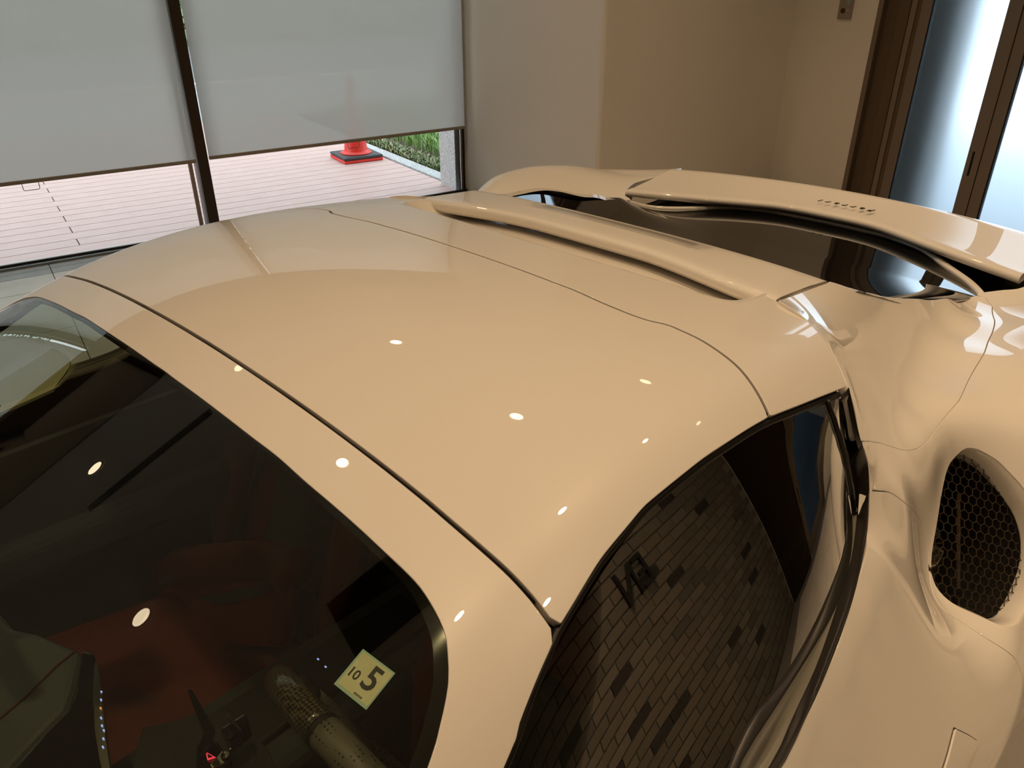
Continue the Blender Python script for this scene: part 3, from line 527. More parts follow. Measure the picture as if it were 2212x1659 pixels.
# outlines in plan view, half (y>0), then mirrored
EDGE_F = [(-1.25, .80), (-.9, .765), (-.55, .725), (-.3, .681)]
edge = catmull(EDGE_F + ROOF_EDGE, 4)
def y_edge(X): return np.interp(X, edge[:, 0], edge[:, 1])
ws = catmull([(-1.2, 0.0), (-1.19, .3), (-1.15, .60), (-1.1, .73), (-1.0, .735), (-.75, .715), (-.45, .672), (-.25, .629), (-.18, .607)] + list(reversed(WS))[1:] , 3)
ws = [tuple(p) for p in ws] + [(-.0557, 0.0)]
ws_poly = np.array([(x, y) for x, y in ws] + [(x, -y) for x, y in reversed(ws)])
hdr = [(.0045, 0.0), (.0043, .2), (.0045, .36), (.0045, .425), (.004, .4637), (.004, .5), (.0041, .534), (.0046, .566), (.0043, .582), (.0039, .64)]
rs_ = [(.4437, 0.0)] + [tuple(p) for p in catmull(RS, 4)] + [(.392, .60)]
os_ = [tuple(p) for p in catmull([(.7135, .405)] + OS[1:], 4)] + [(.603, .60)]
G = .0034
edge_l = [tuple(p) for p in edge]
ehdr = [p for p in edge_l if p[0] < .003]; eroof = [p for p in edge_l if .006 <= p[0] < .399]; erear = [p for p in edge_l if .409 <= p[0] < .600]
def closed_sym(half): return np.array(list(half) + [(x, -y) for x, y in reversed(half)])
P_front = closed_sym([(-1.25, 0)] + ehdr + [(.0041, float(y_edge(.0041)))] + list(reversed(hdr[:-1])))
P_roof = closed_sym([(x, y) for x, y in hdr[:-1]] + [(.0045, float(y_edge(.0045)))] + eroof + [(.4025, float(y_edge(.4025)))] + list(reversed(rs_[:-1])))
P_rear = closed_sym(rs_[:-1] + [(.404, float(y_edge(.404)))] + erear + list(reversed(os_[:-1])) + [(.78, .40), (.84, .39), (.84, 0)])
def reg(poly, g=G, minus=None, mg=0):
    def f(A, B, P):
        q = np.stack([A, B], 1); s = sdist(q, poly) - g
        if minus is not None: s = np.minimum(s, -sdist(q, minus) - mg)
        return s
    return f
E = .69
obj('windscreen_frame', clip_panel(SF, -1.25, .02, -.82, .82, .0085, reg(P_front, G, ws_poly, .0), flange=.014), car, [M['paint']])
rp = obj('roof_panel', clip_panel(SF, -.01, .49, -E, E, .0075, reg(P_roof), flange=.014), car, [M['paint']])
rr = obj('rear_roof_panel', clip_panel(SF2, .38, .86, -E, E, .006, reg(P_rear), flange=.014), car, [M['paint']])
ins = ws_poly
scr = obj('windscreen', clip_panel(SF, -1.21, -.05, -.76, .76, .012, reg(ws_poly, .0015), flange=0, lower=.0015), car, [M['windscreen']], label='dark windscreen glass')
def band(A, B, P):
    s = sdist(np.stack([A, B], 1), ws_poly); return np.minimum(s + .004, .0075 + .006 * smooth((np.abs(B) - .45) / .1) - s)
obj('frit_border', clip_panel(SF, -1.21, -.05, -.76, .76, .005, band, flange=0, lower=.004), scr, [M['frit']])
# dark lining under the roof, carries the panels and closes the gaps
lin = closed_sym([(-.045, 0), (-.045, .48), (-.052, .53), (-.085, .562), (-.2, .62), (-.5, .695), (-1.1, .75), (-1.2, .77)] + [(x, y - .008) for x, y in edge_l] + [(.72, .40), (.86, .39), (.86, 0)])
obj('headliner', clip_panel(lambda a, b: SF2(a, b), -1.2, .88, -.8, .8, .02, reg(lin, 0), flange=0, lower=.017), car, [M['dark']])
for nm, L_ in (('roof_seal', hdr), ('roof_seal', rs_)):
    L_ = list(L_); full = [(x, -y) for x, y in reversed(L_[1:])] + L_
    obj(nm, MB().tube([(x, YC + y, float(Fy(x, y)) - .0085) for x, y in full if abs(y) < .572], .0045, 6).me(), car, [M['rubber']], smooth=True)
# raised bar behind the roof
ys = np.concatenate([[-1, -.999], np.linspace(-.994, .994, 61), [.999, 1]]); rows = []
for i, y in enumerate(ys):
    t_ = y; xf = .7475 - .036 * smooth((abs(y) * .42 - .12) / .27); xr = .8905
    prof = [(xf + .002, -.020), (xf - .001, -.014), (xf, -.009), (xf + .004, -.0045), (xf + .010, -.0018), (xf + .02, -.0002), (xf + .04, .0008), (xf + .08, .0015), (xf + .12, .0015), (xr - .03, .001), (xr - .008, .0003), (xr - .002, -.0012), (xr, -.004), (xr - .001, -.008), (xr - .006, -.012), (xr - .04, -.022), (xf + .08, -.033), (xf + .03, -.032), (xf + .008, -.026), (xf + .002, -.020)]
    yh = lambda x: t_ * (.4225 + .04 * (x - .713) * (x > .713)) * (1 - .006 * (abs(t_) > .9992)); base = [float(Fy(x, yh(x))) for x, _ in prof]
    rows.append([(x, YC + yh(x), b_ + dz) for (x, dz), b_ in zip(prof, base)])
nb = len(rows); me = sheet(rows)
bm_f = [tuple(p.vertices) for p in me.polygons]; vs_ = [tuple(v.co) for v in me.vertices]; k_ = len(rows[0])
bm_f += [tuple(range(k_ - 1)), tuple(reversed([(nb - 1) * k_ + j for j in range(k_ - 1)]))]
o = obj('rear_roof_bar', pym(vs_, bm_f), car, [M['paint']], smooth=True)
# side body, both sides
BELT_F = [(-1.30, .175), (-.95, .190), (-.6, .160), (-.3, .118), (0., .096)]
belt = [tuple(p) for p in catmull(BELT_F + BELTO[:-1], 4)]
TAILP = [(1.700, -.136), (1.729, -.116), (1.745, -.097), (1.79, -.080), (1.87, -.066), (2.0, -.066), (2.17, -.033), (2.17, .60)]
P1 = [tuple(p) for p in P1]
base = np.array([(-1.3, .60)] + belt + P1[0:7][::-1][:0] + [P1[7]] + list(reversed(P1[:7])) + list(reversed(P1[24:])) + TAILP)
p1poly = np.array([tuple(p) for p in P1])
door = [(-.76, .57), (-.76, .185)] + [p for p in belt if -.74 < p[0] < .68] + [tuple(p) for p in catmull(DOORSEAM, 3)] + [(.832, .42), (.80, .50), (.72, .57)]
doorpoly = np.array([(-.76, .57), (-.76, .10)] + [(p[0], p[1] - .03) for p in belt if -.74 < p[0] < .63] + [(.665, -.07), (.676, -.045)] + [tuple(p) for p in catmull(DOORSEAM, 3)] + [(.832, .42), (.80, .50), (.72, .57)])
intake = catmull(INTAKE, 3, closed=True)
fuel = None
def axle(P, X0): return np.sqrt((P[:, 0] - X0) ** 2 + (P[:, 2] - .345) ** 2) - .375 + np.where(P[:, 1] > YC - .70, 10, 0)
def r_base(A, B, P): q = np.stack([A, B], 1); return sdist(q, base)
def f_p1(A, B, P): q = np.stack([A, B], 1); return np.minimum(sdist(q, p1poly) - .0012, np.where(A < .9, sdist(q, base) - .0015 * (A < .62), 1))
def f_door(A, B, P): q = np.stack([A, B], 1); return np.minimum(sdist(q, doorpoly) - .0018, sdist(q, base) - .003)
def f_fend(A, B, P):
    q = np.stack([A, B], 1); s = np.minimum(sdist(q, base), -sdist(q, p1poly) - .0012); s = np.minimum(s, -sdist(q, doorpoly) - .0018); s = np.minimum(s, -sdist(q, intake))
    return np.minimum(np.minimum(s, axle(P, 1.42)), A - .45)
def f_front(A, B, P):
    q = np.stack([A, B], 1); s = np.minimum(sdist(q, base), -sdist(q, doorpoly) - .0018); return np.minimum(np.minimum(s, axle(P, -1.28)), -.5 - A)
def f_under(A, B, P): q = np.stack([A, B], 1); return np.minimum(np.minimum(sdist(q, base) - .006, -sdist(q, intake) - .004), axle(P, 1.42))
me_p1 = clip_panel(SS, .55, 1.75, -.37, .02, .007, f_p1, flange=.012)
me_dr = clip_panel(SS, -.80, .93, -.08, .60, .010, f_door, flange=.012)
me_fe = clip_panel(SS, .55, 2.19, -.20, .61, .0085, f_fend, flange=.012)
me_ff = clip_panel(SS, -1.31, -.70, .10, .61, .02, f_front, flange=.012)
me_un = clip_panel(SS, -.78, 2.16, -.38, .60, .02, f_under, flange=0, lower=.009)
# intake: lip, honeycomb and duct
def intake_parts():
    c0 = intake.mean(0); q = intake
    e = 1e-3; P = SS(q[:, 0], q[:, 1]); du = SS(q[:, 0] + e, q[:, 1]) - P; dv = SS(q[:, 0], q[:, 1] + e) - P
    N = np.cross(du, dv); N /= np.linalg.norm(N, axis=1)[:, None]; N *= np.sign(N[:, 2:3].mean())
    c = P.mean(0); Nm = N.mean(0); Nm /= np.linalg.norm(Nm); rows = []
    I = c - P; I -= (I @ Nm)[:, None] * Nm; I /= np.linalg.norm(I, axis=1)[:, None]
    for s, d in ((-.0008, .0), (.0006, .0016), (.003, .006), (.0075, .016), (.010, .030), (.012, .045)): rows.append(P + I * s - Nm * d)
    rows = [np.vstack([r, r[:1]]) for r in rows]; lip = sheet(rows)
    duct = [np.vstack([P + I * .014 - Nm * .040, (P + I * .014 - Nm * .040)[:1]]), np.vstack([P + I * .03 - Nm * .20, (P + I * .03 - Nm * .20)[:1]])]
    dm = sheet(duct); vv = [tuple(x.co) for x in dm.vertices]; ff = [tuple(x.vertices) for x in dm.polygons]; n = len(q)
    ff.append(tuple(range(n + 1, 2 * n + 1))); dm = pym(vv, ff)
    # honeycomb on the recessed surface
    ux = np.array([1., 0, 0]); ux -= (ux @ Nm) * Nm; ux /= np.linalg.norm(ux); uy = np.cross(Nm, ux)
    cc = c - Nm * .024; loc = np.stack([(P - cc) @ ux, (P - cc) @ uy], 1) * .985
    mb = MB(); s = .0128; th = .0007; ang = .30; ca_, sa_ = math.cos(ang), math.sin(ang)
    for i in range(-26, 27):
        for j in range(-22, 23):
            x = (i + .5 * (j % 2)) * s * 1.732 * .80; y = j * s * 1.5 * .80; x, y = x * ca_ - y * sa_, x * sa_ + y * ca_
            if sdist(np.array([[x, y]]), loc)[0] < -.004: continue
            n = len(mb.v)
            for rad, dz in ((.80 * s, 0), (.80 * s - th, 0), (.80 * s - th, -.0015)):
                for k in range(6):
                    t = math.pi / 6 + k * math.pi / 3 + ang; dome = -.10 * (x * x + y * y); p = cc + ux * (x + rad * math.cos(t)) + uy * (y + rad * math.sin(t)) + Nm * (dz + dome); mb.v.append(tuple(p))
            for k in range(6):
                k2 = (k + 1) % 6; mb.f += [(n + k, n + k2, n + 6 + k2, n + 6 + k), (n + 6 + k, n + 6 + k2, n + 12 + k2, n + 12 + k)]
    rod = MB().tube([tuple(cc + ux * .07 + uy * .05 - Nm * .05), tuple(cc - ux * .03 - uy * .09 - Nm * .07)], .004, 8).me()
    can = MB().lathe([(.0, 0), (.028, .002), (.034, .012), (.034, .06), (.0, .062)], seg=20, cap=False).me()
    return lip, dm, mb.me(), rod, can, cc - Nm * .085 - ux * .075 + uy * -.02
lip, duct, honey, rod, can, canp = intake_parts()
def mirror_me(me):
    m = me.copy(); v = np.empty(len(m.vertices) * 3); m.vertices.foreach_get('co', v); v = v.reshape(-1, 3); v[:, 1] = 2 * YC - v[:, 1]; v = shear(v); m.vertices.foreach_set('co', v.ravel()); m.flip_normals(); m.update(); return m
def lift(X): return .052 * smooth((X - .93) / .3) * (1 - smooth((X - 1.60) / .22))
def shear(v):
    yo = np.abs(v[:, 1] - YC); v[:, 2] += lift(v[:, 0]) * (1 - smooth((yo - .50) / .30)); v[:, 1] += .058 * smooth((v[:, 0] - .75) / .8) * (1 - .75 * smooth((v[:, 0] - 1.82) / .22)); return v
def remir(me):
    """mirrored copy that keeps custom normals"""
    v = np.array([tuple(x.co) for x in me.vertices]); v[:, 1] = 2 * YC - v[:, 1]; v = shear(v)
    n = np.zeros((len(v), 3)); ln = np.array([tuple(c.vector) for c in me.corner_normals]); li = np.array([l.vertex_index for l in me.loops]); n[li] = ln; n[:, 1] *= -1
    m = pym(v, [tuple(reversed(tuple(p.vertices))) for p in me.polygons]); m.polygons.foreach_set('use_smooth', [True] * len(m.polygons)); m.normals_split_custom_set_from_vertices([tuple(x) for x in n]); return m
for side in (0, 1):
    def g(me): return me if side == 0 else (remir(me) if me.has_custom_normals else mirror_me(me))
    q = obj('buttress_panel', g(me_p1), car, [M['paint']])
    dr = obj('door', g(me_dr), car, [M['paint']]); fe = obj('rear_fender', g(me_fe), car, [M['paint']]); obj('front_fender', g(me_ff), car, [M['paint']])
    obj('inner_body', g(me_un), car, [M['rubber']], label='black rubber seen in the panel gaps')
    obj('intake_lip', g(lip), fe, [M['paint']], smooth=True); obj('intake_duct', g(duct), fe, [M['dark']])
    obj('honeycomb_grille', g(honey), fe, [M['mesh']], label='black honeycomb air intake grille')
    if side == 0: obj('duct_strut', rod, fe, [M['mesh']]); oc = obj('duct_canister', can, fe, [M['chrome']], smooth=True); oc.location = tuple(canp)
    # door handle: a blade with a recess line around it
    hp = catmull(HANDLE, 4, closed=True)
    def hphi(A, B, P, d=0): return sdist(np.stack([A, B], 1), hp) - d
    hm = clip_panel(SS, .40, .62, .24, .34, .004, lambda A, B, P: hphi(A, B, P, .0022), flange=.004, lower=-.0035)
    h2 = clip_panel(SS, .40, .62, .24, .34, .004, lambda A, B, P: hphi(A, B, P, -.0006), flange=.0, lower=-.0007)
    obj('door_handle', g(hm), dr, [M['paint']]); obj('handle_recess', g(h2), dr, [M['rubber']])
    sg_ = -1 if side == 0 else 1
    # black belt trim, grey strip painted as the glass's reflecting lower edge, side glass
    def two(P, ic, top=True, n1=70, n2=24):
        """resample: belt part by X up to corner index ic, pillar part by Z"""
        P = np.array(P); a = catmull(P[:ic + 1], 6); xs = np.linspace(a[0, 0], a[-1, 0], n1); o_ = np.argsort(a[:, 0]); A_ = np.stack([xs] + [np.interp(xs, a[o_, 0], a[o_, k]) for k in (1, 2)], 1)
        if not top: return A_
        b = catmull(P[ic:], 6); zs = np.linspace(b[0, 2], b[-1, 2], n2)[1:]; o_ = np.argsort(b[:, 2]); return np.vstack([A_, np.stack([np.interp(zs, b[o_, 2], b[o_, 0]), np.interp(zs, b[o_, 2], b[o_, 1]), zs], 1)])
    bo = SS(np.array([q_[0] for q_ in BELTO]), np.array([q_[1] for q_ in BELTO])); bo = [(q_[0], YC - q_[1], q_[2]) for q_ in bo]; fb_ = np.array(BELT_F[:-1] + [(.06, BELTO[0][1] + .007)]); FRO = SS(fb_[:, 0], fb_[:, 1]); FRO = [(q_[0], YC - q_[1], q_[2]) for q_ in FRO]
    off_ = np.array(BELTI[0]) - np.array(bo[0]); FR = [tuple(np.array(q_) + off_) for q_ in FRO]
    BO = two(FRO + bo, len(FRO) + 6); BI = two(FR + BELTI, len(FR) + 5)
    def onside(P): P = np.array(P); return np.stack([P[..., 0], YC + sg_ * P[..., 1], P[..., 2]], -1)
    up = np.array([0, .45, .89]); mid = (BO + BI) / 2
    rows = [BO - up * .008 + (BO - BI) * .07, BO + up * .0012 + (BO - BI) * .05, BO + up * .0028 + (BI - BO) * .12, mid + up * .0035, BI + up * .002 + (BO - BI) * .12, BI + up * .001, BI - up * .012]
    obj('belt_trim', sheet([onside(r) for r in rows], flip=(side == 0)), car, [M['trim']], smooth=True)
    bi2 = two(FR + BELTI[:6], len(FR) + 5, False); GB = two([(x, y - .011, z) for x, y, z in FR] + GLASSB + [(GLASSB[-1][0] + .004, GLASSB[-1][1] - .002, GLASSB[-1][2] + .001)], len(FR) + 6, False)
    obj('window_seal_or_sheen', sheet([onside(bi2 + up * .0005), onside((bi2 + GB) / 2 + up * .001), onside(GB + up * .0005), onside(GB - up * .01)], flip=(side == 0)), car, [M['glass_sheen']], smooth=True)
    X = np.concatenate([np.linspace(-1.1, .50, 70), np.linspace(.51, .588, 20)]); ye = y_edge(X)
    TOP = np.stack([X, ye - .004, Fy(X, ye) - .007], 1); TOP[-1] = (.587, .586, 1.085)
    bot = catmull([(x, y - .008, z - .012) for x, y, z in FR] + [(a, b, c - .008) for a, b, c in BELTI[:6]], 8)
    # the lower edge of the glass reaches the foot of the rear pillar
    d0 = np.r_[0, np.cumsum(np.linalg.norm(np.diff(TOP, axis=0), axis=1))]; d0 /= d0[-1]; d1 = np.r_[0, np.cumsum(np.linalg.norm(np.diff(bot, axis=0), axis=1))]; d1 /= d1[-1]
    BOT = np.stack([np.interp(d0, d1, bot[:, k]) for k in range(3)], 1)
    # smooth glass: a cubic surface through top and bottom edge
    sN = (X - X[0]) / (X[-1] - X[0]); tt = np.linspace(0, 1, 15); Sg, Tg = np.meshgrid(sN, tt, indexing='ij'); raw = TOP[:, None] * (1 - tt)[None, :, None] + BOT[:, None] * tt[None, :, None]
    bas = lambda s, t: np.stack([s ** i * t ** j for i in range(6) for j in range(2)], -1); cf, *_r = np.linalg.lstsq(bas(Sg.ravel(), Tg.ravel()) * np.repeat(np.where(sN > .55, 3., 1.), 15)[:, None], raw.reshape(-1, 3) * np.repeat(np.where(sN > .55, 3., 1.), 15)[:, None], rcond=None)
    rows = []
    for t in tt:
        r = bas(sN, np.full_like(sN, t)) @ cf; r[:, 1] += .004 * math.sin(math.pi * t) * .9; r[:, 2] += .004 * math.sin(math.pi * t) * .5; rows.append(onside(r))
    obj('side_window', sheet(rows, flip=(side == 0)), car, [M['side_glass']], smooth=True, label='dark tinted side window')
    i0, i1 = 80, 87
    obj('quarter_bar', MB().tube([tuple(rows[k][int(i0 + (i1 - i0) * k / 14)] + np.array([0, sg_ * .0015, .001])) for k in range(15)], .0035, 6).me(), car, [M['trim']], smooth=True)
    edge_tr = [onside(np.array([x, float(y_edge(x)) - .006, float(Fy(x, y_edge(x))) - .009])) for x in np.linspace(-.9, .59, 60)]
    obj('window_seal_or_sheen', MB().tube([tuple(p) for p in edge_tr], .005, 6).me(), car, [M['rubber']], smooth=True)
# engine cover glass
gp_side = [SS(np.array([a]), np.array([b]))[0] for a, b in P1[23:]]; gside = sorted([(p[0], YC - p[1], p[2]) for p in gp_side])
gs_ = np.array([q_ for q_ in gside if q_[0] < 1.678]); be_c = np.polyfit(gs_[:, 0], gs_[:, 1], 2); ze_c = np.polyfit(gs_[:, 0], gs_[:, 2] - .005, 3)
def gz(X, b):
    Xc = np.clip(X, .86, 1.68); be = np.polyval(be_c, Xc); ze = np.polyval(ze_c, Xc); z0 = .896 + .066 * np.maximum(0, (1.72 - Xc) / .86) ** 1.8
    return z0 + (ze + np.where(b > 0, lift(X), 0) - z0) * np.minimum(np.abs(b) / be, 1.06) ** 4.5
def gshift(X, b): return .029 * smooth((X - .75) / .8) * (1 + np.clip(b / .48, -1, 1.3))
def SG(a, b): return np.stack([a, YC + b + gshift(a, b), gz(a, b)], 1)
rim = [(1.680, .494), (1.690, .491), (1.712, .483), (1.766, .443), (1.832, .377), (1.928, .283), (1.980, .165), (1.992, 0)]
ghalf = [(.865, 0), (.865, .40), (.89, .402)] + [(x, y - .001) for x, y, z in gside if x > .90 and x < 1.69] + rim
obj('engine_cover_glass', clip_panel(SG, .86, 2.04, -.54, .54, .010, reg(closed_sym(ghalf), .0005), flange=.004, lower=.001), car, [M['tint']], label='black tinted glass engine cover')
rimc = catmull(rim, 5); rimf = [(x, -y) for x, y in rimc[:-1]] + [(x, y) for x, y in reversed(rimc)]
rimf = [tuple(p) for p in np.vstack([rimc * [1, -1], rimc[::-1][1:]])]
rows = []
for off, dz in ((-.002, -.008), (-.001, .001), (.002, .004), (.006, .0045), (.009, .003), (.011, .003), (.015, .0035), (.019, .001), (.022, -.004), (.026, -.02)):
    r = []
    for i, (x, y) in enumerate(rimf):
        a = np.array(rimf[max(i - 1, 0)]); b = np.array(rimf[min(i + 1, len(rimf) - 1)]); t = b - a; n = np.array([t[1], -t[0]]); n /= np.linalg.norm(n) + 1e-9
        if n @ (np.array([x, y]) - np.array([1.4, 0])) < 0: n = -n
        zq = float(gz(np.array([x]), np.array([y]))[0]); r.append((x + n[0] * off, YC + y + n[1] * off + float(gshift(x, y)), zq + dz + .001))
    rows.append(r)
obj('cover_rim', sheet(rows), car, [M['paint']], smooth=True)
# under the trailing edge of the bar: vent strip
obj('vent_strip', MB().tube([(1.30 - .3 * (y / .42) ** 2 * .3, YC + y + float(gshift(1.3, y)), float(SG(np.array([1.30 - .3 * (y / .42) ** 2 * .3]), np.array([y]))[0][2]) + .001) for y in np.linspace(-.33, .33, 40)], .006, 6).me(), car, [M['mesh']])
obj('bay_wall', MB().box((.862, YC - .415, .85), (.870, YC + .415, 1.09)).me(), car, [M['dark']])
# rear deck
LIPX = [(0, 1.970), (.10, 1.968), (.18, 1.950), (.32, 1.885), (.45, 1.825), (.59, 1.768), (.62, 1.76)]
ly = np.array([p[0] for p in LIPX]); lx = np.array([p[1] for p in LIPX]); lyy = np.linspace(0, .60, 40)
lip_c = catmull(np.array(LIPX), 8)
def lipx(y): return np.interp(abs(y), lip_c[:, 0], lip_c[:, 1])
rows = []
for y in np.linspace(-.582, .600, 76):
    xf = float(lipx(y)); xr = 2.165 - .36 * y * y; r = []
    prof = [(xf + .16, -.032), (xf + .05, -.025), (xf + .012, -.022), (xf + .003, -.018), (xf - .001, -.012), (xf, -.007), (xf + .004, -.0015), (xf + .012, .001)]
    for x, dz in prof: r.append((x, DC + y, .930 + dz))
    for t in np.linspace(.12, 1, 12)[:]: x = xf + .012 + (xr - xf - .012) * t; r.append((x, DC + y, .931 + .027 * t ** 1.2 - .03 * max(0, abs(y) - .45) ** 1.5))
    zt = r[-1][2]
    r += [(xr + .006, DC + y, zt - .002), (xr + .009, DC + y, zt - .008), (xr + .006, DC + y, zt - .02), (xr - .03, DC + y, zt - .06), (xr - .02, DC + y, .70), (xr + .02, DC + y, .62), (xr + .02, DC + y, .30)]
    rows.append(r)
obj('rear_deck', sheet(rows, flip=True), car, [M['paint']], smooth=True)
pl_ = [(1.74, .50), (1.80, .585), (1.95, .61), (2.1, .60), (2.1, -.60), (1.95, -.61), (1.80, -.585), (1.74, -.50)] + [(x + .015, y) for x, y in rimf]
obj('vent_floor', MB().prism([(x, DC + y, .850) for x, y in ((1.6, .62), (2.12, .62), (2.12, -.62), (1.6, -.62))], (0, 0, -.01)).me(), car, [M['gap']])
def hexfield(x0, x1, y0, y1, z, s, test):
    mb = MB(); j = 0; y = y0
    while y < y1:
        x = x0 + (j % 2) * s * .866
        while x < x1:
            if test(x, y):
                n = len(mb.v)
                for rad in (s, s * .84): mb.v += [(x + rad * math.cos(math.pi / 6 + k * math.pi / 3), DC + y + rad * math.sin(math.pi / 6 + k * math.pi / 3), z) for k in range(6)]
                mb.f += [(n + k, n + (k + 1) % 6, n + 6 + (k + 1) % 6, n + 6 + k) for k in range(6)]
            x += s * 1.732
        y += s * 1.5; j += 1
    return mb.me()
vm = mat('vent_mesh', (.012, .010, .008), .5)
for sg_ in (-1, 1):
    obj('rear_vent_mesh', hexfield(1.66, 2.0, min(sg_ * .25, sg_ * .60), max(sg_ * .25, sg_ * .60), .862, .0085, lambda x, y: x < lipx(y) + .08 and x > 1.72 + max(0, .5 - abs(y)) * .8), car, [vm], label='black honeycomb mesh in the rear deck vent')
# script badge on the deck, readable from behind
mt = Matrix(((0, -1, 0, 2.034), (1, 0, 0, DC - .037), (0, 0, 1, .9475), (0, 0, 0, 1)))
bd = text('badge_lettering', 'Ferrari', .034, car, M['chrome'], mt @ Matrix.Rotation(0, 4, 'X'), ext=.0012, spacing=1.75, font_shear=.25)
bevel(obj('badge_bar', MB().box((2.0165, DC - .12, .9465), (2.0185, DC + .055, .9483)).me(), bd, [M['chrome']]), .0003)
bd.children[0].matrix_parent_inverse = bd.matrix_local.inverted()

# wheels (outside the picture, they carry the car)
tyre = MB().lathe([(.22, -.13), (.30, -.135), (.335, -.12), (.345, -.09), (.345, .09), (.335, .12), (.30, .135), (.22, .13)], seg=48, cap=False).me()
rimm = MB().lathe([(.0, .08), (.05, .085), (.06, .05), (.2, .07), (.222, .12), (.225, -.12), (.0, -.10)], seg=40, cap=False).me()
tyre.materials.append(M['rubber']); rimm.materials.append(M['silver'])
for X in (-1.28, 1.42):
    for s in (-1, 1):
        o = obj('wheel', tyre, car, smooth=True); o.location = (X, YC + s * .73, .345); o.rotation_euler = (R(90 * -s), 0, 0)
        q = bpy.data.objects.new('rim', rimm); col.objects.link(q); q.parent = o
# ------------------------------------------------------------------ cabin
def part(n, mb, m, parent=car, sm=False, bev=0, **k):
    o = obj(n, mb.me() if isinstance(mb, MB) else mb, parent, [m], smooth=sm, **k)
    if bev: bevel(o, bev, 3)
    return o
part('cabin_floor', MB().box((-1.15, YC - .72, .16), (.75, YC + .72, .20)), M['dark'])
part('firewall', MB().box((.60, YC - .56, .18), (.64, YC + .56, 1.02)), M['dark'])
part('front_bulkhead', MB().box((-1.16, YC - .74, .16), (-1.12, YC + .74, .80)), M['dark'])
part('bonnet', MB().prism([(-2.3, YC - .6, .50), (-1.9, YC - .8, .62), (-1.16, YC - .79, .752), (-1.16, YC + .79, .752), (-1.9, YC + .8, .62), (-2.3, YC + .6, .50)], (0, 0, -.03)), M['paint'])
part('dashboard', MB().prism([(-1.10, YC - .70, .68), (-.66, YC - .66, .82), (-.50, YC - .64, .74), (-.50, YC + .64, .74), (-.66, YC + .66, .82), (-1.10, YC + .70, .68)], (0, 0, -.22)), M['grey_leather'], bev=.02)
for s in (-1, 1):
    part('door_card', MB().prism([(-1.1, YC + s * .70, .74), (.60, YC + s * .585, .83), (.60, YC + s * .57, .83), (-1.1, YC + s * .68, .74)], (0, 0, -.6)), M['liner'])
    part('door_armrest', MB().prism([(-.6, YC + s * .70, .62), (.4, YC + s * .60, .62), (.4, YC + s * .54, .60), (-.6, YC + s * .62, .60)], (0, 0, -.08)), M['liner'], bev=.02)
tn = part('centre_tunnel', MB().prism([(-.9, YC - .11, .50), (.70, YC - .10, .50), (.70, YC + .10, .50), (-.9, YC + .11, .50)], (0, 0, -.32)), M['liner'], bev=.03)
part('tunnel_trim', MB().prism([(-.6, YC - .06, .515), (.3, YC - .05, .515), (.3, YC + .05, .515), (-.6, YC + .06, .515)], (0, 0, -.02)), M['dark'], tn, bev=.006)
def seat(yc, sgn, outer, hole, X0, z0, k_, name='seat'):
    """bucket seat: backrest panel with a slot between shoulder bolster and head restraint, cushion and bolsters"""
    # backrest outline symmetrical about yc, in the leaning plane X = X0 + k (z - z0)
    def pl(y, z, d=0): return (X0 + k_ * (z - z0) + d, y, z)
    half = [(.20, .30), (.225, .42), (.235, .52), (.23, .62), (.20, .72), (.13, .79), (.105, .83), (.11, .89), (.10, .95), (.06, .985), (0, .99)]
    pts = [(yc + a, b) for a, b in half] + [(yc - a, b) for a, b in reversed(half[:-1])]
    s = part(name, MB().prism([pl(y, z) for y, z in pts], (.07, 0, 0)), M['red'], bev=.022)
    # slot
    for q in (-1, 1): part('harness_slot', MB().prism([pl(yc + q * .035, .80, -.002), pl(yc + q * .085, .805, -.002), pl(yc + q * .10, .77, -.002), pl(yc + q * .085, .745, -.002), pl(yc + q * .03, .76, -.002)], (.004, 0, 0)), M['gap'], s)
    part('bolster', MB().tube([pl(yc - .205, .32, -.02), pl(yc - .22, .5, -.045), pl(yc - .21, .64, -.045), pl(yc - .16, .74, -.02)], [.03, .042, .04, .02], 12), M['red'], s, True)
    part('bolster', MB().tube([pl(yc + .205, .32, -.02), pl(yc + .22, .5, -.045), pl(yc + .21, .64, -.045), pl(yc + .16, .74, -.02)], [.03, .042, .04, .02], 12), M['red'], s, True)
    part('cushion', MB().prism([(X0 - .08, yc - .2, .34), (X0 - .08, yc + .2, .34), (X0 - .52, yc + .23, .40), (X0 - .52, yc - .23, .40)], (0, 0, -.12)), M['red'], s, bev=.03)
    part('insert', MB().prism([pl(yc - .11, .40, -.006), pl(yc - .12, .66, -.006), pl(yc + .12, .66, -.006), pl(yc + .11, .40, -.006)], (.01, 0, 0)), M['liner'], s, bev=.004)
    return s
seat(YC - .365, -1, None, None, .27, .5, .42)
ps = seat(YC + .365, 1, None, None, .27, .5, .42)
# right-hand shoulder roll seen through the windscreen
def plp(y, z, d=0): return (.1 + .4 * (z - .5) + d, y, z)
sp = catmull(SEATP[1:], 4); inner = [(y - .10, z - .16) for y, z in sp]
rolls = [[plp(y, z) for y, z in sp[::-1]]]
part('shoulder_roll', MB().tube([plp(y, z - .035, .02) for y, z in sp], [.02] + [.042] * (len(sp) - 2) + [.02], 14), M['red'], ps, True)
part('seat_wing', MB().prism([plp(y, z - .03) for y, z in sp] + [plp(.16, .46), plp(.45, .30), plp(.80, .10), plp(.99, .0)], (.03, 0, 0)), M['red'], ps, bev=.01)
part('wing_opening', MB().prism([plp(y, z, -.003) for y, z in GAPP], (.003, 0, 0)), M['liner'], ps)
ds = part('side_wing', MB().prism([(.35 + .4 * (z - .75), y, z) for y, z in catmull(SEATD, 3)] + [(.29, -.30, .60)], (.02, 0, 0)), M['red'], bev=.01, label='red leather wing of the near seat')
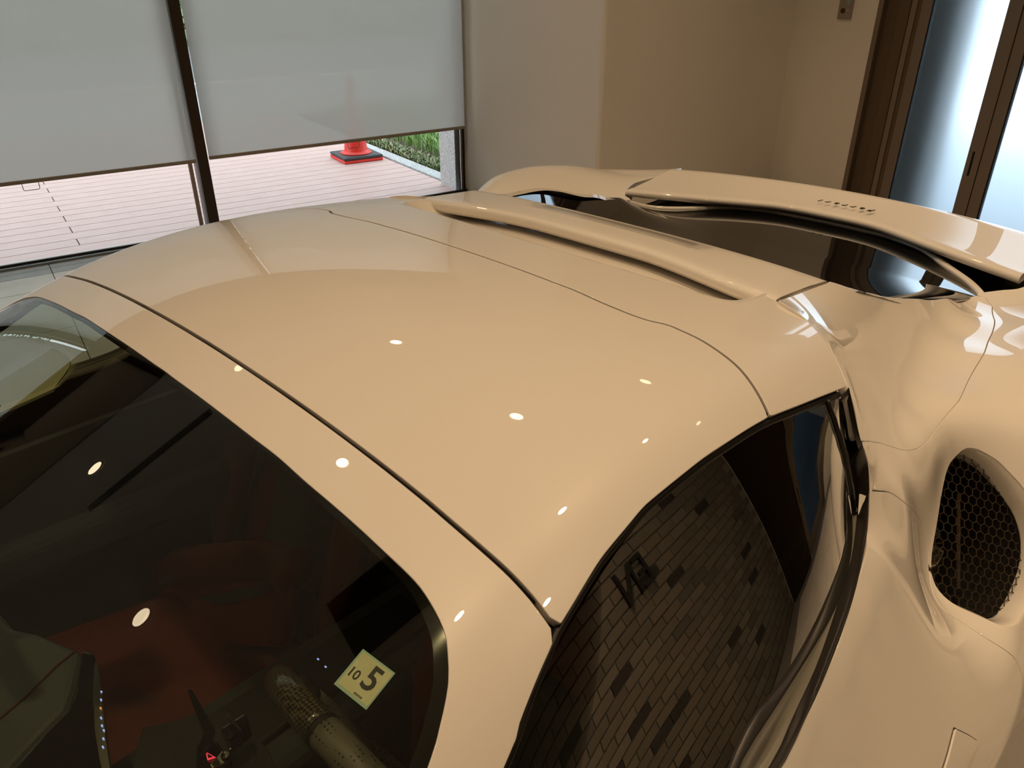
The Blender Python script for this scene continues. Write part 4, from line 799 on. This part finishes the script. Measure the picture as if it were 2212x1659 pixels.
part('wing_opening', MB().prism([(.347 + .4 * (z - .75), y, z) for y, z in catmull(GAPD, 3, True)], (.003, 0, 0)), M['gap'], ds)
# instrument pod
pod = part('instrument_pod', MB().prism(DASH, (0, 0, -.10)), M['grey_leather'], bev=.012)
part('touch_panel', MB().prism(DASHP, (0, 0, -.03)), M['gloss'], pod, bev=.003)
part('metal_edge', MB().prism(DASHM, (0, 0, -.012)), M['silver'], pod, bev=.001)
part('red_stitching', MB().tube(STITCH, .0012, 6), M['red'], pod)
for i, (x, y, z) in enumerate(ICONS):
    m = M['orange_icon'] if i == 2 else M['blue_icon']; s = .0013
    z2 = .7455 if i < 8 else .80
    part('touch_icon', MB().box((x - s, y - s * 1.4, z2), (x + s * .4, y + s, z2 + .0008)), m, pod)
# console with hazard button and bright metal bracket
cn = part('control_console', MB().prism(CONS, (0, 0, -.04)), M['gloss'], bev=.004)
part('metal_bracket', MB().prism(PLATE, (0, 0, -.01)), M['silver'], cn, bev=.0015)
hz = [Vector(p) + Vector((0, 0, -.012)) for p in HAZ]; hc = sum(hz, Vector()) / 3
hs = part('hazard_symbol', MB().prism(hz, (0, 0, -.001)), M['red_icon'], cn); part('symbol_centre', MB().prism([hc + (p - hc) * .55 + Vector((0, 0, .0006)) for p in hz], (0, 0, -.0005)), M['gap'], cn)
kn = part('knob', MB().lathe([(.0055, 0), (.0055, .005), (.003, .006), (.003, .004), (0, .004)], KNOB[0], 20, False), M['chrome'], cn, True)
part('steering_stalk', MB().prism(CYL, (0, 0, -.03)), M['gloss'], cn, bev=.006); part('stalk_ring', MB().prism(CYLR, (0, 0, -.02)), M['chrome'], cn, bev=.001)
part('console_plate', MB().prism([(-.215, -.045, .70), (-.12, -.10, .70), (-.115, -.20, .70), (-.16, -.32, .70), (-.30, -.30, .70), (-.27, -.12, .70)], (0, 0, -.01)), M['dark'], cn, bev=.002)
part('gearshift_paddle', MB().prism(PADDLE, (0, 0, -.006)), M['gloss'], bev=.0025)
# steering wheel: carbon top section with a leather rim
cy, th = -.405, R(24)
def wpt(a, rr=0):
    sx, sz = math.cos(a), math.sin(a); r_ = .178 * (1 - .05 * max(0, -sz)); y = cy + r_ * sx * 1.0; h = r_ * abs(sz) ** .82 * (1 if sz > 0 else -1)
    return (-.062 - h * math.sin(th), y, .772 + h * math.cos(th))
ang = lambda a0, a1, n: [wpt(a0 + (a1 - a0) * i / n) for i in range(n + 1)]
sw = part('steering_wheel', MB().tube(ang(R(88), R(361), 70), .0178, 18), M['perf'], sm=True, label='perforated leather steering wheel')
part('carbon_section', MB().tube(ang(R(0), R(86), 30), [.0175] + [.0183] * 30, 20), M['carbon'], sw, True, label='glossy carbon fibre top of the wheel rim')
part('rim_joint', MB().tube(ang(R(86), R(88), 2), .0186, 20), M['gap'], sw, True)
part('hub', MB().prism([(-.085, cy - .06, .80), (-.085, cy + .06, .80), (-.05, cy + .05, .70), (-.05, cy - .05, .70)], (-.03, 0, -.01)), M['dark'], sw, bev=.012)
for s in (-1, 1): part('spoke', MB().tube([(-.07, cy + s * .05, .77), (-.066, cy + s * .17, .772)], .012, 8), M['dark'], sw, True)
part('steering_column', MB().tube([(-.09, cy, .745), (-.45, cy, .62)], .035, 14), M['dark'], sm=True)
# sensor cover at the top of the windscreen and the printed dots round it
def under(p, d): return (p[0], p[1], p[2] - d)
sc_ = part('sensor_cover', MB().prism([under(p, .006) for p in PALE], (0, 0, -.004)), M['pale'], label='pale green sensor cover behind the glass')
part('cover_edge', MB().prism([under(p, .0055) for p in PALE_EDGE], (0, 0, -.004)), M['pale2'], sc_)
dots = MB(); dc = catmull(DOT, 6)
for i in range(len(dc)):
    for j in range(4):
        p = dc[i] + np.array([.0022 * j, -.0022 * j * .6, 0]) ; z = float(Fy(p[0], p[1] - YC)) - .003; s = .0009 * (1 - j * .18)
        n = len(dots.v); dots.v += [(p[0] + s * math.cos(k * 1.0472), p[1] + s * math.sin(k * 1.0472), z) for k in range(6)]; dots.f.append(tuple(range(n, n + 6)))
part('printed_dots', dots, M['pale2'], sc_)
mr = part('rear_mirror', MB().prism([(-.30, .03, 1.06), (-.30, .25, 1.06), (-.285, .255, 1.00), (-.285, .025, 1.00)], (-.02, 0, 0)), M['gloss'], bev=.008)
part('mirror_stem', MB().tube([(-.30, .14, 1.06), (-.22, .14, 1.13)], .009, 10), M['dark'], mr, True)
# inspection sticker inside the windscreen
S = [Vector(p) for p in STICKER]; O_ = S[0] + Vector((0, 0, -.004)); ex = (S[1] - S[0]); wS = ex.length; ex.normalize(); ey = (S[3] - S[0]); ey = ey - ex * ey.dot(ex); hS = ey.length; ey.normalize(); ez = ex.cross(ey)
Ms = Matrix(((ex.x, ey.x, ez.x, O_.x), (ex.y, ey.y, ez.y, O_.y), (ex.z, ey.z, ez.z, O_.z), (0, 0, 0, 1)))
st = part('inspection_sticker', MB().box((0, 0, -.0006), (wS, hS, 0)), M['sticker_edge'], label='square pale sticker reading 5 and 10'); st.matrix_local = Ms
fc = obj('sticker_face', MB().box((wS * .06, hS * .07, 0), (wS * .97, hS * .95, .0003)).me(), st, [M['sticker']])
def stx(nm, body, size, cx, cy_, sh=0):
    o = text(nm, body, size, st, M['ink'], Matrix.Translation((wS * cx, hS * cy_, .0005)), ext=.0001, font_shear=sh, bold=size * .018); return o
k5 = stx('numeral_five', '5', hS * .80, .66, .56); k5.scale = (1.0, 1, 1)
stx('numeral_ten', '10', hS * .33, .22, .44)
for q in range(7): obj('fine_print', MB().box((wS * (.52 + q * .035), hS * .10, .0003), (wS * (.52 + q * .035 + .022), hS * .15, .0005)).me(), st, [M['ink']])
